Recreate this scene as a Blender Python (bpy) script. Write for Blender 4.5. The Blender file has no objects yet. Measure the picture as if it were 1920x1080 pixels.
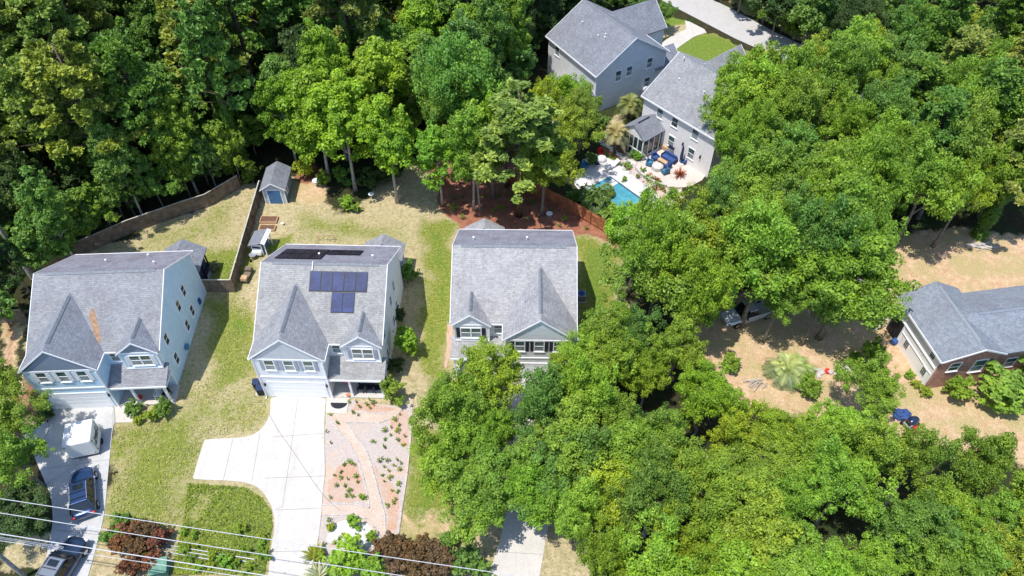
import bpy, math, random
import numpy as np
from mathutils import Vector, Matrix
D=bpy.data; SC=bpy.context.scene; COL=SC.collection
random.seed(7)
# ------------------------------------------------------------ survey helpers: where a sight line of the drone meets height z
F_,P_,R_,H_=1412.43,.830972,-.0033255,56.542
cp,sp=math.cos(P_),math.sin(P_);cr,sr=math.cos(R_),math.sin(R_)
FW=(0,cp,-sp);RT=(cr,sr*sp,sr*cp);UP=(-sr,cr*sp,cr*cp)
def g(u,v,z=0):
    a=(u-960)/F_;b=-(v-540)/F_
    d=[FW[i]+a*RT[i]+b*UP[i] for i in range(3)]
    t=(z-H_)/d[2]
    return (d[0]*t,d[1]*t)
def G(l,z=0): return [g(u,v,z) for u,v in l]
# ------------------------------------------------------------ materials
def nt(name):
    m=D.materials.new(name); m.use_nodes=True
    n=m.node_tree.nodes; b=n['Principled BSDF']
    return m,m.node_tree,n,b
def noise_node(t,scale,detail=4,rough=.6,vec=None):
    x=t.nodes.new('ShaderNodeTexNoise'); x.inputs['Scale'].default_value=scale; x.inputs['Detail'].default_value=detail; x.inputs['Roughness'].default_value=rough
    if vec is not None: t.links.new(vec,x.inputs['Vector'])
    return x.outputs['Fac']
def ramp(t,fac,stops):
    r=t.nodes.new('ShaderNodeValToRGB'); e=r.color_ramp.elements
    while len(e)<len(stops): e.new(.5)
    for i,(p,c) in enumerate(stops):
        e[i].position=p; e[i].color=(c[0],c[1],c[2],1) if isinstance(c,(tuple,list)) else (c,c,c,1)
    t.links.new(fac,r.inputs['Fac']); return r.outputs['Color']
def mixc(t,fac,a,b,mode='MIX'):
    x=t.nodes.new('ShaderNodeMix'); x.data_type='RGBA'; x.blend_type=mode
    for sock,val in ((x.inputs[0],fac),(x.inputs[6],a),(x.inputs[7],b)):
        if hasattr(val,'is_linked'): t.links.new(val,sock)
        elif isinstance(val,(int,float)): sock.default_value=val
        else: sock.default_value=(val[0],val[1],val[2],1)
    return x.outputs[2]
def math_(t,op,a,b=None,c=None):
    x=t.nodes.new('ShaderNodeMath'); x.operation=op
    for i,v in enumerate((a,b,c)):
        if v is None: continue
        if hasattr(v,'is_linked'): t.links.new(v,x.inputs[i])
        else: x.inputs[i].default_value=v
    return x.outputs[0]
def coords(t,kind='Object'):
    return t.nodes.new('ShaderNodeTexCoord').outputs[kind]
def addbump(t,b,h,strength=.3,dist=.05):
    x=t.nodes.new('ShaderNodeBump'); x.inputs['Strength'].default_value=strength; x.inputs['Distance'].default_value=dist
    t.links.new(h,x.inputs['Height']); t.links.new(x.outputs[0],b.inputs['Normal'])
def mat(name,c,rough=.75,var=.12,scale=3.,spec=.3,metal=0,bump=0,fine=True):
    m,t,n,b=nt(name); co=coords(t)
    f=noise_node(t,scale,6,.65,co)
    lo=tuple(x*(1-var*1.6) for x in c); hi=tuple(min(1,x*(1+var*1.6)) for x in c)
    t.links.new(ramp(t,f,[(.25,lo),(.75,hi)]),b.inputs['Base Color'])
    b.inputs['Roughness'].default_value=rough; b.inputs['Metallic'].default_value=metal
    b.inputs['Specular IOR Level'].default_value=spec
    if bump: addbump(t,b,noise_node(t,scale*6,4,.6,co),bump)
    return m
def siding(name,c,gap=.18,var=.06):
    m,t,n,b=nt(name); co=coords(t)
    s=t.nodes.new('ShaderNodeSeparateXYZ'); t.links.new(co,s.inputs[0])
    fr=math_(t,'FRACT',math_(t,'DIVIDE',s.outputs[2],gap))
    line=ramp(t,fr,[(0,.72),(.14,1.0),(1,.94)])
    f=noise_node(t,1.6,6,.7,co)
    base=ramp(t,f,[(.3,tuple(x*(1-var*2) for x in c)),(.7,tuple(min(1,x*(1+var)) for x in c))])
    t.links.new(mixc(t,1,base,line,'MULTIPLY'),b.inputs['Base Color'])
    b.inputs['Roughness'].default_value=.6; b.inputs['Specular IOR Level'].default_value=.25
    addbump(t,b,fr,.4,.02)
    return m
def roofmat(name,c,swap=False,stain=.35,stainc=(.12,.10,.115)):
    m,t,n,b=nt(name); co=coords(t)
    v=co
    if swap:
        s=t.nodes.new('ShaderNodeSeparateXYZ'); t.links.new(co,s.inputs[0])
        cb=t.nodes.new('ShaderNodeCombineXYZ'); t.links.new(s.outputs[1],cb.inputs[0]); t.links.new(s.outputs[0],cb.inputs[1]); v=cb.outputs[0]
    br=t.nodes.new('ShaderNodeTexBrick'); t.links.new(v,br.inputs['Vector'])
    br.inputs['Scale'].default_value=1; br.inputs['Brick Width'].default_value=.28; br.inputs['Row Height'].default_value=.15
    br.inputs['Mortar Size'].default_value=.012; br.inputs['Mortar Smooth'].default_value=.6
    br.inputs['Color1'].default_value=(.86,.86,.87,1); br.inputs['Color2'].default_value=(1.14,1.13,1.12,1); br.inputs['Mortar'].default_value=(.7,.7,.72,1)
    br.inputs['Bias'].default_value=-.05
    base=mixc(t,1,c,br.outputs['Color'],'MULTIPLY')
    n2=noise_node(t,5,6,.8,co); base=mixc(t,1,base,ramp(t,n2,[(.25,.86),(.75,1.14)]),'MULTIPLY')
    n4=noise_node(t,8,4,.85,co); base=mixc(t,1,base,ramp(t,n4,[(.33,.78),(.67,1.25)]),'MULTIPLY')
    n3=noise_node(t,.55,5,.7,co); base=mixc(t,math_(t,'MULTIPLY',ramp(t,n3,[(.45,0.),(.72,1.)]),stain),base,stainc)
    mp=t.nodes.new('ShaderNodeMapping'); mp.inputs['Scale'].default_value=(2.2,.22,.22); t.links.new(v,mp.inputs['Vector'])
    base=mixc(t,ramp(t,noise_node(t,1.,5,.7,mp.outputs[0]),[(.5,0.),(.78,.5)]),base,(c[0]*.55,c[1]*.53,c[2]*.52))
    t.links.new(base,b.inputs['Base Color']); b.inputs['Roughness'].default_value=.9; b.inputs['Specular IOR Level'].default_value=.15
    addbump(t,b,br.outputs['Fac'],.5,.02)
    return m
def leafmat(name,bright=1.,transl=.3):
    m,t,n,b=nt(name)
    oi=t.nodes.new('ShaderNodeObjectInfo')
    at=t.nodes.new('ShaderNodeAttribute'); at.attribute_name='shade'
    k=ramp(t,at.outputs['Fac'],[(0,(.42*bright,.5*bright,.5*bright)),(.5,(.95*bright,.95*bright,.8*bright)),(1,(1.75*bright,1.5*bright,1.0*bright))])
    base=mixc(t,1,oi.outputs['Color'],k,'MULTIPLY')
    w=noise_node(t,.09,3,.6,t.nodes.new('ShaderNodeNewGeometry').outputs['Position'])
    base=mixc(t,1,base,ramp(t,w,[(.3,(.8,.9,.95)),(.7,(1.2,1.08,.9))]),'MULTIPLY')
    t.links.new(base,b.inputs['Base Color']); b.inputs['Roughness'].default_value=.5; b.inputs['Specular IOR Level'].default_value=.35
    tr=t.nodes.new('ShaderNodeBsdfTranslucent'); t.links.new(mixc(t,1,base,(1.1,1.25,.45),'MULTIPLY'),tr.inputs['Color'])
    mx=t.nodes.new('ShaderNodeMixShader'); mx.inputs[0].default_value=transl
    t.links.new(b.outputs[0],mx.inputs[1]); t.links.new(tr.outputs[0],mx.inputs[2])
    t.links.new(mx.outputs[0],n['Material Output'].inputs['Surface'])
    return m
def concrete(name,c,var=.1):
    m,t,n,b=nt(name); co=coords(t)
    f=noise_node(t,.5,8,.7,co); f2=noise_node(t,9,4,.7,co); f3=noise_node(t,1.7,5,.75,co)
    base=ramp(t,f,[(.3,tuple(x*(1-var*1.5) for x in c)),(.7,tuple(min(1,x*(1+var*.6)) for x in c))])
    base=mixc(t,1,base,ramp(t,f2,[(.3,.9),(.7,1.07)]),'MULTIPLY')
    base=mixc(t,ramp(t,f3,[(.55,0.),(.72,.55)]),base,tuple(x*.72*y for x,y in zip(c,(1,.93,.84))))
    mp=t.nodes.new('ShaderNodeMapping'); mp.inputs['Scale'].default_value=(1.6,.12,1); t.links.new(co,mp.inputs['Vector'])
    base=mixc(t,ramp(t,noise_node(t,1.,5,.7,mp.outputs[0]),[(.5,0.),(.7,.5)]),base,tuple(x*.76 for x in c))
    base=mixc(t,ramp(t,noise_node(t,2.6,2,.5,co),[(.70,0.),(.76,.6)]),base,tuple(x*.45 for x in c))
    t.links.new(base,b.inputs['Base Color']); b.inputs['Roughness'].default_value=.85; b.inputs['Specular IOR Level'].default_value=.2
    addbump(t,b,f2,.15,.01)
    return m
def speckle(name,c1,c2,c3,s1=.5,s2=14,thr=.5):
    m,t,n,b=nt(name); co=coords(t)
    f=noise_node(t,s1,5,.7,co); f2=noise_node(t,s2,4,.8,co); f3=noise_node(t,3.,6,.8,co)
    base=mixc(t,ramp(t,f,[(thr-.07,0.),(thr+.07,1.)]),c1,c2)
    base=mixc(t,ramp(t,f3,[(.5,0.),(.7,.6)]),base,c3)
    base=mixc(t,1,base,ramp(t,f2,[(.3,.68),(.7,1.3)]),'MULTIPLY')
    t.links.new(base,b.inputs['Base Color']); b.inputs['Roughness'].default_value=.95; b.inputs['Specular IOR Level'].default_value=.1
    addbump(t,b,f2,.6,.05)
    return m
def glassmat(name,c,rough=.08,spec=.8):
    m,t,n,b=nt(name); co=coords(t)
    f=noise_node(t,1.2,3,.5,co)
    t.links.new(ramp(t,f,[(.3,tuple(x*.6 for x in c)),(.7,tuple(x*1.5 for x in c))]),b.inputs['Base Color'])
    b.inputs['Roughness'].default_value=rough; b.inputs['Specular IOR Level'].default_value=spec
    return m
M={}
M['roof']=roofmat('shingles grey',(.345,.34,.325)); M['roofs']=roofmat('shingles grey cross',(.31,.315,.325),True)
M['roofA']=roofmat('shingles slate grey',(.285,.29,.30)); M['roofAs']=roofmat('shingles slate grey cross',(.25,.265,.295),True); M['roofC']=roofmat('shingles warm grey',(.385,.375,.365)); M['roofCs']=roofmat('shingles warm grey cross',(.36,.355,.36),True)
M['roofh1']=roofmat('shingles grey blue',(.30,.305,.31)); M['roofd']=roofmat('shingles slate',(.235,.25,.28)); M['roofds']=roofmat('shingles slate cross',(.235,.25,.28),True)
M['stained']=roofmat('shingles stained',(.30,.295,.33),False,.65,(.15,.12,.14))
M['roofb']=roofmat('shingles blue grey',(.245,.27,.305)); M['roofbs']=roofmat('shingles blue grey cross',(.245,.27,.305),True)
M['side_blue']=siding('siding pale blue',(.60,.80,.98)); M['side_white']=siding('siding white',(.9,.9,.92)); M['side_lb']=siding('siding white blue',(.86,.88,.91))
M['side_beige']=siding('siding beige grey',(.9,.86,.83)); M['side_grey']=siding('siding mid grey',(.78,.80,.82))
M['gable_grey']=siding('gable slate grey',(.26,.31,.39),.14); M['gable_light']=siding('gable light grey',(.66,.68,.72),.14)
M['trim']=mat('trim white paint',(.88,.88,.88),.5,.04,2); M['door']=mat('garage door paint',(.88,.88,.88),.45,.03,1.5)
M['glass']=glassmat('window glass',(.03,.045,.05)); M['glass2']=glassmat('window glass blinds',(.22,.26,.26),.25,.5); M['glassg']=glassmat('window glass teal',(.05,.10,.09))
M['shutter']=mat('shutter grey',(.33,.36,.42),.6,.08); M['shutter_l']=mat('shutter pale',(.62,.64,.66),.6,.06); M['black']=mat('black paint',(.02,.022,.03),.5,.1)
M['vent']=mat('ridge vent metal',(.20,.215,.235),.7,.25,5); M['white']=mat('white plastic',(.8,.8,.79),.4,.03)
M['rust']=mat('rust stain',(.33,.20,.12),.9,.3,4); M['grey']=mat('grey metal',(.35,.37,.4),.45,.1,3,.5,.4)
M['bark']=mat('bark grey',(.22,.20,.17),.95,.4,3,.1,0,.8); M['barkp']=mat('bark pine',(.15,.11,.085),.95,.4,3,.1,0,.8); M['barkl']=mat('bark pale',(.40,.38,.33),.95,.35,4,.1,0,.8)
M['leaf']=leafmat('broad leaves',1.,.3); M['needle']=leafmat('pine needles',1.,.18); M['palm']=leafmat('palm fronds',1.,.2)
M['cedar']=mat('cedar boards',(.38,.15,.075),.8,.3,1.5,.2,0,.3); M['oldwood']=mat('weathered wood',(.20,.155,.115),.9,.35,2,.1,0,.4); M['paleboard']=mat('pale weathered cap board',(.5,.47,.4),.85,.2,2)
M['conc']=concrete('concrete pale',(.585,.545,.49),.07); M['conc1']=concrete('concrete grey',(.53,.52,.505),.12); M['asph']=concrete('asphalt aged',(.50,.475,.455),.06)
M['joint']=mat('joint dark grey',(.25,.24,.22),.95,.1); M['deck']=concrete('deck stone white',(.66,.625,.60),.05); M['patio']=concrete('patio pavers',(.66,.56,.50),.12)  # joint: plain dark grey for the slab joints and the thin cable
M['gravel']=speckle('gravel',(.49,.42,.38),(.56,.41,.31),(.58,.50,.45),.28,14,.56); M['path']=speckle('bark path',(.55,.43,.34),(.58,.47,.39),(.50,.37,.28))
M['mulcho']=speckle('orange mulch',(.52,.32,.22),(.52,.38,.30),(.56,.43,.35)); M['sand']=speckle('white sand',(.74,.73,.70),(.62,.58,.52),(.8,.8,.78))
M['soil']=speckle('bed soil',(.16,.09,.06),(.22,.12,.08),(.12,.07,.05)); M['rock']=mat('stone pale',(.5,.46,.42),.9,.25,3,.2,0,.5)
M['wallwhite']=mat('smooth white wall',(.93,.92,.9),.6,.03,1.2)
M['brick']=None
m,t,n,b=nt('brick red'); br=n.new('ShaderNodeTexBrick'); s=n.new('ShaderNodeSeparateXYZ'); t.links.new(coords(t),s.inputs[0]); cb=n.new('ShaderNodeCombineXYZ')
t.links.new(math_(t,'ADD',s.outputs[0],s.outputs[1]),cb.inputs[0]); t.links.new(s.outputs[2],cb.inputs[1]); t.links.new(cb.outputs[0],br.inputs['Vector'])
br.inputs['Scale'].default_value=1; br.inputs['Brick Width'].default_value=.3; br.inputs['Row Height'].default_value=.12; br.inputs['Mortar Size'].default_value=.012
br.inputs['Color1'].default_value=(.30,.09,.06,1); br.inputs['Color2'].default_value=(.46,.19,.12,1); br.inputs['Mortar'].default_value=(.5,.45,.4,1)
t.links.new(mixc(t,1,br.outputs['Color'],ramp(t,noise_node(t,3,5,.7,coords(t)),[(.3,.7),(.7,1.25)]),'MULTIPLY'),b.inputs['Base Color']); b.inputs['Roughness'].default_value=.9; M['brick']=m
def solarmat(name,c,c2):
    m,t,n,b=nt(name); br=n.new('ShaderNodeTexBrick'); t.links.new(coords(t),br.inputs['Vector']); br.offset=0
    br.inputs['Scale'].default_value=1; br.inputs['Brick Width'].default_value=.17; br.inputs['Row Height'].default_value=.16; br.inputs['Mortar Size'].default_value=.008
    br.inputs['Color1'].default_value=(*c,1); br.inputs['Color2'].default_value=(*c2,1); br.inputs['Mortar'].default_value=(c2[0]*1.2,c2[1]*1.2,c2[2]*1.2,1)
    t.links.new(mixc(t,1,br.outputs['Color'],ramp(t,noise_node(t,.9,4,.6,coords(t)),[(.3,.6),(.7,1.6)]),'MULTIPLY'),b.inputs['Base Color']); b.inputs['Roughness'].default_value=.4; b.inputs['Specular IOR Level'].default_value=.1
    return m
M['solar']=solarmat('solar cells blue',(.012,.025,.085),(.02,.035,.11)); M['solard']=solarmat('solar cells dark',(.018,.017,.028),(.026,.022,.034))
def carpaint(name,c,rough=.25):
    m=mat(name,c,rough,.05,1.5,.6,.35); m.node_tree.nodes['Principled BSDF'].inputs['Coat Weight'].default_value=.8; return m
M['carblue']=carpaint('car paint blue',(.018,.05,.14)); M['cardark']=carpaint('car paint dark blue',(.022,.04,.085)); M['carwhite']=carpaint('car paint white',(.7,.72,.74)); M['carroof']=carpaint('car roof grey',(.22,.24,.27),.35)
M['tyre']=mat('tyre rubber',(.02,.02,.02),.8); M['rim']=mat('wheel alloy',(.5,.5,.52),.3,.1,3,.5,.8); M['cglass']=glassmat('car glass',(.012,.016,.02),.05)
M['red']=mat('red plastic',(.65,.04,.03),.5); M['blue']=mat('blue cushion fabric',(.04,.085,.24),.8,.2); M['teal']=mat('teal plastic',(.05,.19,.32),.6,.2); M['navy']=mat('navy fabric',(.03,.045,.10),.85,.2)
M['tan']=mat('tan wood',(.55,.36,.2),.8,.2); M['shedblue']=siding('shed boards slate blue',(.17,.28,.38),.2); M['sheddoor']=mat('shed door deep blue',(.06,.17,.34),.5,.15); M['shedlight']=siding('shed boards pale',(.5,.58,.62),.2)
M['wire']=mat('bare aluminium wire',(.66,.66,.67),.35,.1,2,.5,.3); M['green']=mat('green paint',(.12,.26,.18),.6,.2); M['terra']=mat('terracotta',(.5,.2,.1),.8)
# water
m,t,n,b=nt('pool water'); f=noise_node(t,1.3,4,.6,coords(t)); f2=noise_node(t,.35,3,.5,coords(t)); t.links.new(mixc(t,ramp(t,f2,[(.4,0.),(.65,1.)]),ramp(t,f,[(.3,(.05,.21,.27)),(.7,(.13,.42,.48))]),(.06,.28,.36)),b.inputs['Base Color']); b.inputs['Roughness'].default_value=.06; b.inputs['Specular IOR Level'].default_value=.5; addbump(t,b,noise_node(t,3,3,.5,coords(t)),.15,.05); M['water']=m
# ------------------------------------------------------------ mesh builder
class MB:
    def __init__(s,mir=1): s.v=[];s.f=[];s.mir=mir
    def add(s,vs,fs):
        o=len(s.v); s.v+= [tuple(p) for p in vs]; s.f+=[tuple(i+o for i in f) for f in fs]; return s
    def box(s,x0,x1,y0,y1,z0,z1):
        return s.add([(x0,y0,z0),(x1,y0,z0),(x1,y1,z0),(x0,y1,z0),(x0,y0,z1),(x1,y0,z1),(x1,y1,z1),(x0,y1,z1)],[(3,2,1,0),(4,5,6,7),(0,1,5,4),(1,2,6,5),(2,3,7,6),(3,0,4,7)])
    def rbox(s,cx,cy,z0,sx,sy,h,rot=0,taper=1.):
        c,k=math.cos(rot),math.sin(rot); P=[]
        for zz,tp in ((z0,1),(z0+h,taper)):
            for a,b2 in ((-1,-1),(1,-1),(1,1),(-1,1)):
                x=a*sx/2*tp;y=b2*sy/2*tp; P.append((cx+c*x-k*y,cy+k*x+c*y,zz))
        return s.add(P,[(3,2,1,0),(4,5,6,7),(0,1,5,4),(1,2,6,5),(2,3,7,6),(3,0,4,7)])
    def prism(s,pts,z0,z1):
        n=len(pts); a=sum(pts[i][0]*pts[(i+1)%n][1]-pts[(i+1)%n][0]*pts[i][1] for i in range(n))
        if a<0: pts=pts[::-1]
        return s.add([(p[0],p[1],z0) for p in pts]+[(p[0],p[1],z1) for p in pts],[tuple(range(n))[::-1],tuple(range(n,2*n))]+[(i,(i+1)%n,n+(i+1)%n,n+i) for i in range(n)])
    def slab(s,pts,t=.14,dz=0):
        n=len(pts); P=[(p[0],p[1],p[2]+dz) for p in pts]
        nx=sum((P[i][0]*P[(i+1)%n][1]-P[(i+1)%n][0]*P[i][1]) for i in range(n))
        if nx<0: P=P[::-1]
        return s.add([(p[0],p[1],p[2]-t) for p in P]+P,[tuple(range(n))[::-1],tuple(range(n,2*n))]+[(i,(i+1)%n,n+(i+1)%n,n+i) for i in range(n)])
    def yprism(s,pts,y0,y1):   # polygon in xz extruded along y
        n=len(pts); return s.add([(p[0],y0,p[1]) for p in pts]+[(p[0],y1,p[1]) for p in pts],[tuple(range(n)),tuple(range(n,2*n))[::-1]]+[((i+1)%n,i,n+i,n+(i+1)%n) for i in range(n)])
    def xprism(s,pts,x0,x1):   # polygon in yz extruded along x
        n=len(pts); return s.add([(x0,p[0],p[1]) for p in pts]+[(x1,p[0],p[1]) for p in pts],[tuple(range(n))[::-1],tuple(range(n,2*n))]+[(i,(i+1)%n,n+(i+1)%n,n+i) for i in range(n)])
    def tube(s,pts,rs,n=7,cap=True):
        o=len(s.v); P=[Vector(p) for p in pts]
        if not isinstance(rs,(list,tuple)): rs=[rs]*len(P)
        for i,p in enumerate(P):
            d=(P[min(i+1,len(P)-1)]-P[max(i-1,0)]).normalized()
            a=d.cross(Vector((0,0,1)) if abs(d.z)<.9 else Vector((1,0,0))).normalized(); b=d.cross(a)
            for k in range(n):
                w=2*math.pi*k/n; s.v.append(tuple(p+(a*math.cos(w)+b*math.sin(w))*rs[i]))
        for i in range(len(P)-1):
            for k in range(n): s.f.append((o+i*n+k,o+i*n+(k+1)%n,o+(i+1)*n+(k+1)%n,o+(i+1)*n+k))
        if cap:
            s.f.append(tuple(o+k for k in range(n))[::-1]); s.f.append(tuple(o+(len(P)-1)*n+k for k in range(n)))
        return s
    def cyl(s,x,y,z0,z1,r,r2=None,n=16): return s.tube([(x,y,z0),(x,y,z1)],[r,r if r2 is None else r2],n)
    def ell(s,c,r,n=10,m=6,jit=0,rnd=None):
        o=len(s.v); rr=rnd or random
        for j in range(m+1):
            ph=math.pi*j/m
            for i in range(n):
                th=2*math.pi*i/n; k=1+jit*(rr.random()-.5)
                s.v.append((c[0]+r[0]*k*math.sin(ph)*math.cos(th),c[1]+r[1]*k*math.sin(ph)*math.sin(th),c[2]-r[2]*k*math.cos(ph)))
        for j in range(m):
            for i in range(n): s.f.append((o+j*n+i,o+j*n+(i+1)%n,o+(j+1)*n+(i+1)%n,o+(j+1)*n+i))
        return s
    def build(s,name,m,parent=None,bevel=0,smooth=False,sub=0,loc=None):
        me=D.meshes.new(name); v=s.v; f=s.f
        if s.mir<0: v=[(-x,y,z) for x,y,z in v]; f=[q[::-1] for q in f]
        me.from_pydata(v,[],f); me.materials.append(m)
        if smooth: me.polygons.foreach_set('use_smooth',[True]*len(f))
        me.update()
        o=D.objects.new(name,me); COL.objects.link(o)
        if parent is not None: o.parent=parent
        if loc: o.location=loc
        if bevel:
            b=o.modifiers.new('bevel','BEVEL'); b.width=bevel; b.segments=2; b.limit_method='ANGLE'
        if sub:
            b=o.modifiers.new('sub','SUBSURF'); b.levels=sub; b.render_levels=sub
        return o
class Each:
    def __init__(s,name,m,par,mir=1): s.a=(name,m,par,mir)
    def box(s,*k): n_,m,p,mir=s.a; MB(mir).box(*k).build(n_,m,p); return s
def tag(o,label=None,cat=None,group=None,kind=None):
    if label: o['label']=label
    if cat: o['category']=cat
    if group: o['group']=group
    if kind: o['kind']=kind
    return o
def thing(name,label,cat,loc=(0,0,0),rz=0,group=None,s=1):
    o=D.objects.new(name,None); COL.objects.link(o); o.location=loc; o.rotation_euler=(0,0,rz); o.scale=(s,s,s) if isinstance(s,(int,float)) else s
    o.empty_display_size=.5
    return tag(o,label,cat,group)
def copytree(o,loc,rz,label,s=None,color=None):
    r=o.copy(); COL.objects.link(r); r.location=loc; r.rotation_euler=(0,0,rz)
    if s is not None: r.scale=s if isinstance(s,tuple) else (s,s,s)
    if label: r['label']=label
    for ch in list(o.children):
        c=ch.copy(); COL.objects.link(c); c.parent=r
        if color is not None: c.color=color
        for gc in list(ch.children):
            d=gc.copy(); COL.objects.link(d); d.parent=c
    return r
# ------------------------------------------------------------ ground
def pip_sd(X,Y,poly):
    inside=np.zeros(X.shape,bool); dist=np.full(X.shape,1e9); n=len(poly)
    for i in range(n):
        x0,y0=poly[i];x1,y1=poly[(i+1)%n]
        c=((y0>Y)!=(y1>Y))&(X<(x1-x0)*(Y-y0)/((y1-y0) if y1!=y0 else 1e-9)+x0); inside^=c
        dx,dy=x1-x0,y1-y0; t=np.clip(((X-x0)*dx+(Y-y0)*dy)/(dx*dx+dy*dy+1e-12),0,1)
        dist=np.minimum(dist,np.hypot(X-x0-t*dx,Y-y0-t*dy))
    return np.where(inside,dist,-dist)
def sdp(x,y,P):
    ins=False; dm=1e9; n=len(P)
    for i in range(n):
        x0,y0=P[i]; x1,y1=P[(i+1)%n]
        if ((y0>y)!=(y1>y)) and x<(x1-x0)*(y-y0)/(y1-y0)+x0: ins=not ins
        dx,dy=x1-x0,y1-y0; t=((x-x0)*dx+(y-y0)*dy)/(dx*dx+dy*dy+1e-12); t=0 if t<0 else 1 if t>1 else t
        d=(x-x0-t*dx)**2+(y-y0-t*dy)**2
        if d<dm: dm=d
    return math.sqrt(dm) if ins else -math.sqrt(dm)
def soft(X,Y,px,w): return np.clip(pip_sd(X,Y,G(px))/w*.5+.5,0,1)
xs=np.concatenate([[-2500,-600,-220],np.arange(-105,105.01,.4),[220,600,2500]]); ys=np.concatenate([[-600,-120,-20],np.arange(5,150,.4),[220,600,3000]])
X,Y=np.meshgrid(xs,ys); nx,ny=len(xs),len(ys)
rng=np.random.default_rng(3)
def wob(X,Y,s,sd):
    r=np.random.default_rng(sd); o=np.zeros(X.shape)
    for k in range(5):
        a=r.uniform(0,6.28);f=s*(1.6**k);o+=np.sin((X*math.cos(a)+Y*math.sin(a))*f+r.uniform(0,6.28))*np.cos((X*math.sin(a)-Y*math.cos(a))*f*.8+r.uniform(0,6.28))/(1.35**k)
    return o/2.2
J=wob(X,Y,.5,1)*1.1; Xj=X+J; Yj=Y+wob(X,Y,.6,2)*1.1
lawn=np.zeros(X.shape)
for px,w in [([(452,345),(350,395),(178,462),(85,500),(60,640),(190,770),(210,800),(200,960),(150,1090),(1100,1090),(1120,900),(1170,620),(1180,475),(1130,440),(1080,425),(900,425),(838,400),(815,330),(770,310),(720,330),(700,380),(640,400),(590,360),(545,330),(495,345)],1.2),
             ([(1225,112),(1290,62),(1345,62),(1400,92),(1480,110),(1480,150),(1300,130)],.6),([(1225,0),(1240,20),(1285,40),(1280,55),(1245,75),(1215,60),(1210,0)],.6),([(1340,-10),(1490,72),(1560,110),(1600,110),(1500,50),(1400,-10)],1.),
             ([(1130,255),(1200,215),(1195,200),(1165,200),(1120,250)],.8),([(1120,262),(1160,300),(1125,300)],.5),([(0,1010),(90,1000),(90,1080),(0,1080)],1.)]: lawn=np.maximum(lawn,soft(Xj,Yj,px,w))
green=np.zeros(X.shape)
for px,w,a in [([(395,470),(470,465),(450,548),(385,545)],1.5,.75),([(505,450),(540,445),(535,470),(495,480)],.8,.9),([(433,590),(465,585),(470,635),(435,640)],.9,1.),([(800,420),(850,430),(840,660),(820,760),(800,700)],1.6,.9),
               ([(1085,440),(1165,480),(1140,600),(1090,610)],1.2,.85),([(775,800),(850,830),(870,1000),(760,1010)],1.5,.75),([(350,905),(480,930),(516,980),(505,1080),(320,1080)],1.8,.5),
               ([(215,800),(380,780),(350,990),(205,990)],3.,.62),([(330,700),(500,740),(490,800),(380,830),(340,790)],1.5,.35),([(1225,112),(1290,62),(1345,62),(1400,92),(1480,110),(1300,130)],1,1.),([(1340,-10),(1490,72),(1600,110),(1500,50),(1400,-10)],1.,.5),
               ([(560,400),(740,420),(760,460),(560,450)],2,.4),([(190,470),(440,370),(440,470),(380,480)],2.,.3),([(390,560),(440,552),(475,600),(470,700),(400,740)],1.5,.62),([(1120,255),(1200,215),(1160,300),(1125,300)],.5,.9),([(1210,0),(1285,40),(1215,60)],.5,1)]: green=np.maximum(green,soft(Xj,Yj,px,w)*a)
dirt=np.zeros(X.shape)
for px,w,a in [([(1300,600),(1345,560),(1600,500),(1680,440),(1760,430),(1930,440),(2000,900),(1860,850),(1690,830),(1400,760),(1330,690)],1.5,1.),([(555,325),(600,330),(605,375),(565,385),(548,350)],.8,1.),
               ([(0,590),(55,590),(45,700),(110,770),(60,800),(0,780)],1.,.8),([(740,940),(860,960),(870,1010),(750,1000)],1.2,.7),([(170,1015),(260,1000),(250,1080),(165,1080)],1.,.5)]: dirt=np.maximum(dirt,soft(Xj,Yj,px,w)*a)
red=np.zeros(X.shape)
for px,w,a in [([(800,335),(830,300),(1000,300),(1000,340),(1090,390),(1170,455),(1172,472),(1080,432),(1000,437),(870,437),(838,405)],.7,1.),([(545,330),(590,300),(600,335),(560,345)],.7,.8),([(0,590),(50,590),(45,700),(100,770),(30,800),(0,740)],1.,.55),([(70,700),(110,770),(60,800),(30,780)],.6,.6)]: red=np.maximum(red,soft(Xj,Yj,px,w)*a)
me=D.meshes.new('ground'); Z=np.zeros(X.shape)
me.vertices.add(nx*ny); me.vertices.foreach_set('co',np.stack([X,Y,Z],-1).reshape(-1).astype(np.float32))
I=np.arange(nx*ny).reshape(ny,nx); Fq=np.stack([I[:-1,:-1],I[:-1,1:],I[1:,1:],I[1:,:-1]],-1).reshape(-1,4)
me.loops.add(Fq.size); me.loops.foreach_set('vertex_index',Fq.reshape(-1).astype(np.int32)); me.polygons.add(len(Fq)); me.polygons.foreach_set('loop_start',np.arange(0,Fq.size,4,dtype=np.int32)); me.update(calc_edges=True)
for nm,w in (('wl',lawn),('wg',green),('wd',dirt),('wr',red)):
    a=me.attributes.new(nm,'FLOAT','POINT'); a.data.foreach_set('value',w.reshape(-1).astype(np.float32))
m,t,n,b=nt('ground cover'); co=coords(t)
def A(nm):
    x=n.new('ShaderNodeAttribute'); x.attribute_name=nm; return x.outputs['Fac']
n1=noise_node(t,.32,6,.68,co); n2=noise_node(t,1.4,6,.7,co); n3=noise_node(t,7,5,.8,co); n4=noise_node(t,20,3,.8,co)
gm=math_(t,'ADD',math_(t,'MULTIPLY',n1,.9),math_(t,'MULTIPLY',n2,.9)); gm=math_(t,'ADD',gm,math_(t,'MULTIPLY',A('wg'),.95)); gm=math_(t,'ADD',gm,math_(t,'MULTIPLY',n3,.35))
gfac=ramp(t,math_(t,'MULTIPLY',gm,.5),[(.60,0.),(.77,1.)])
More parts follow.
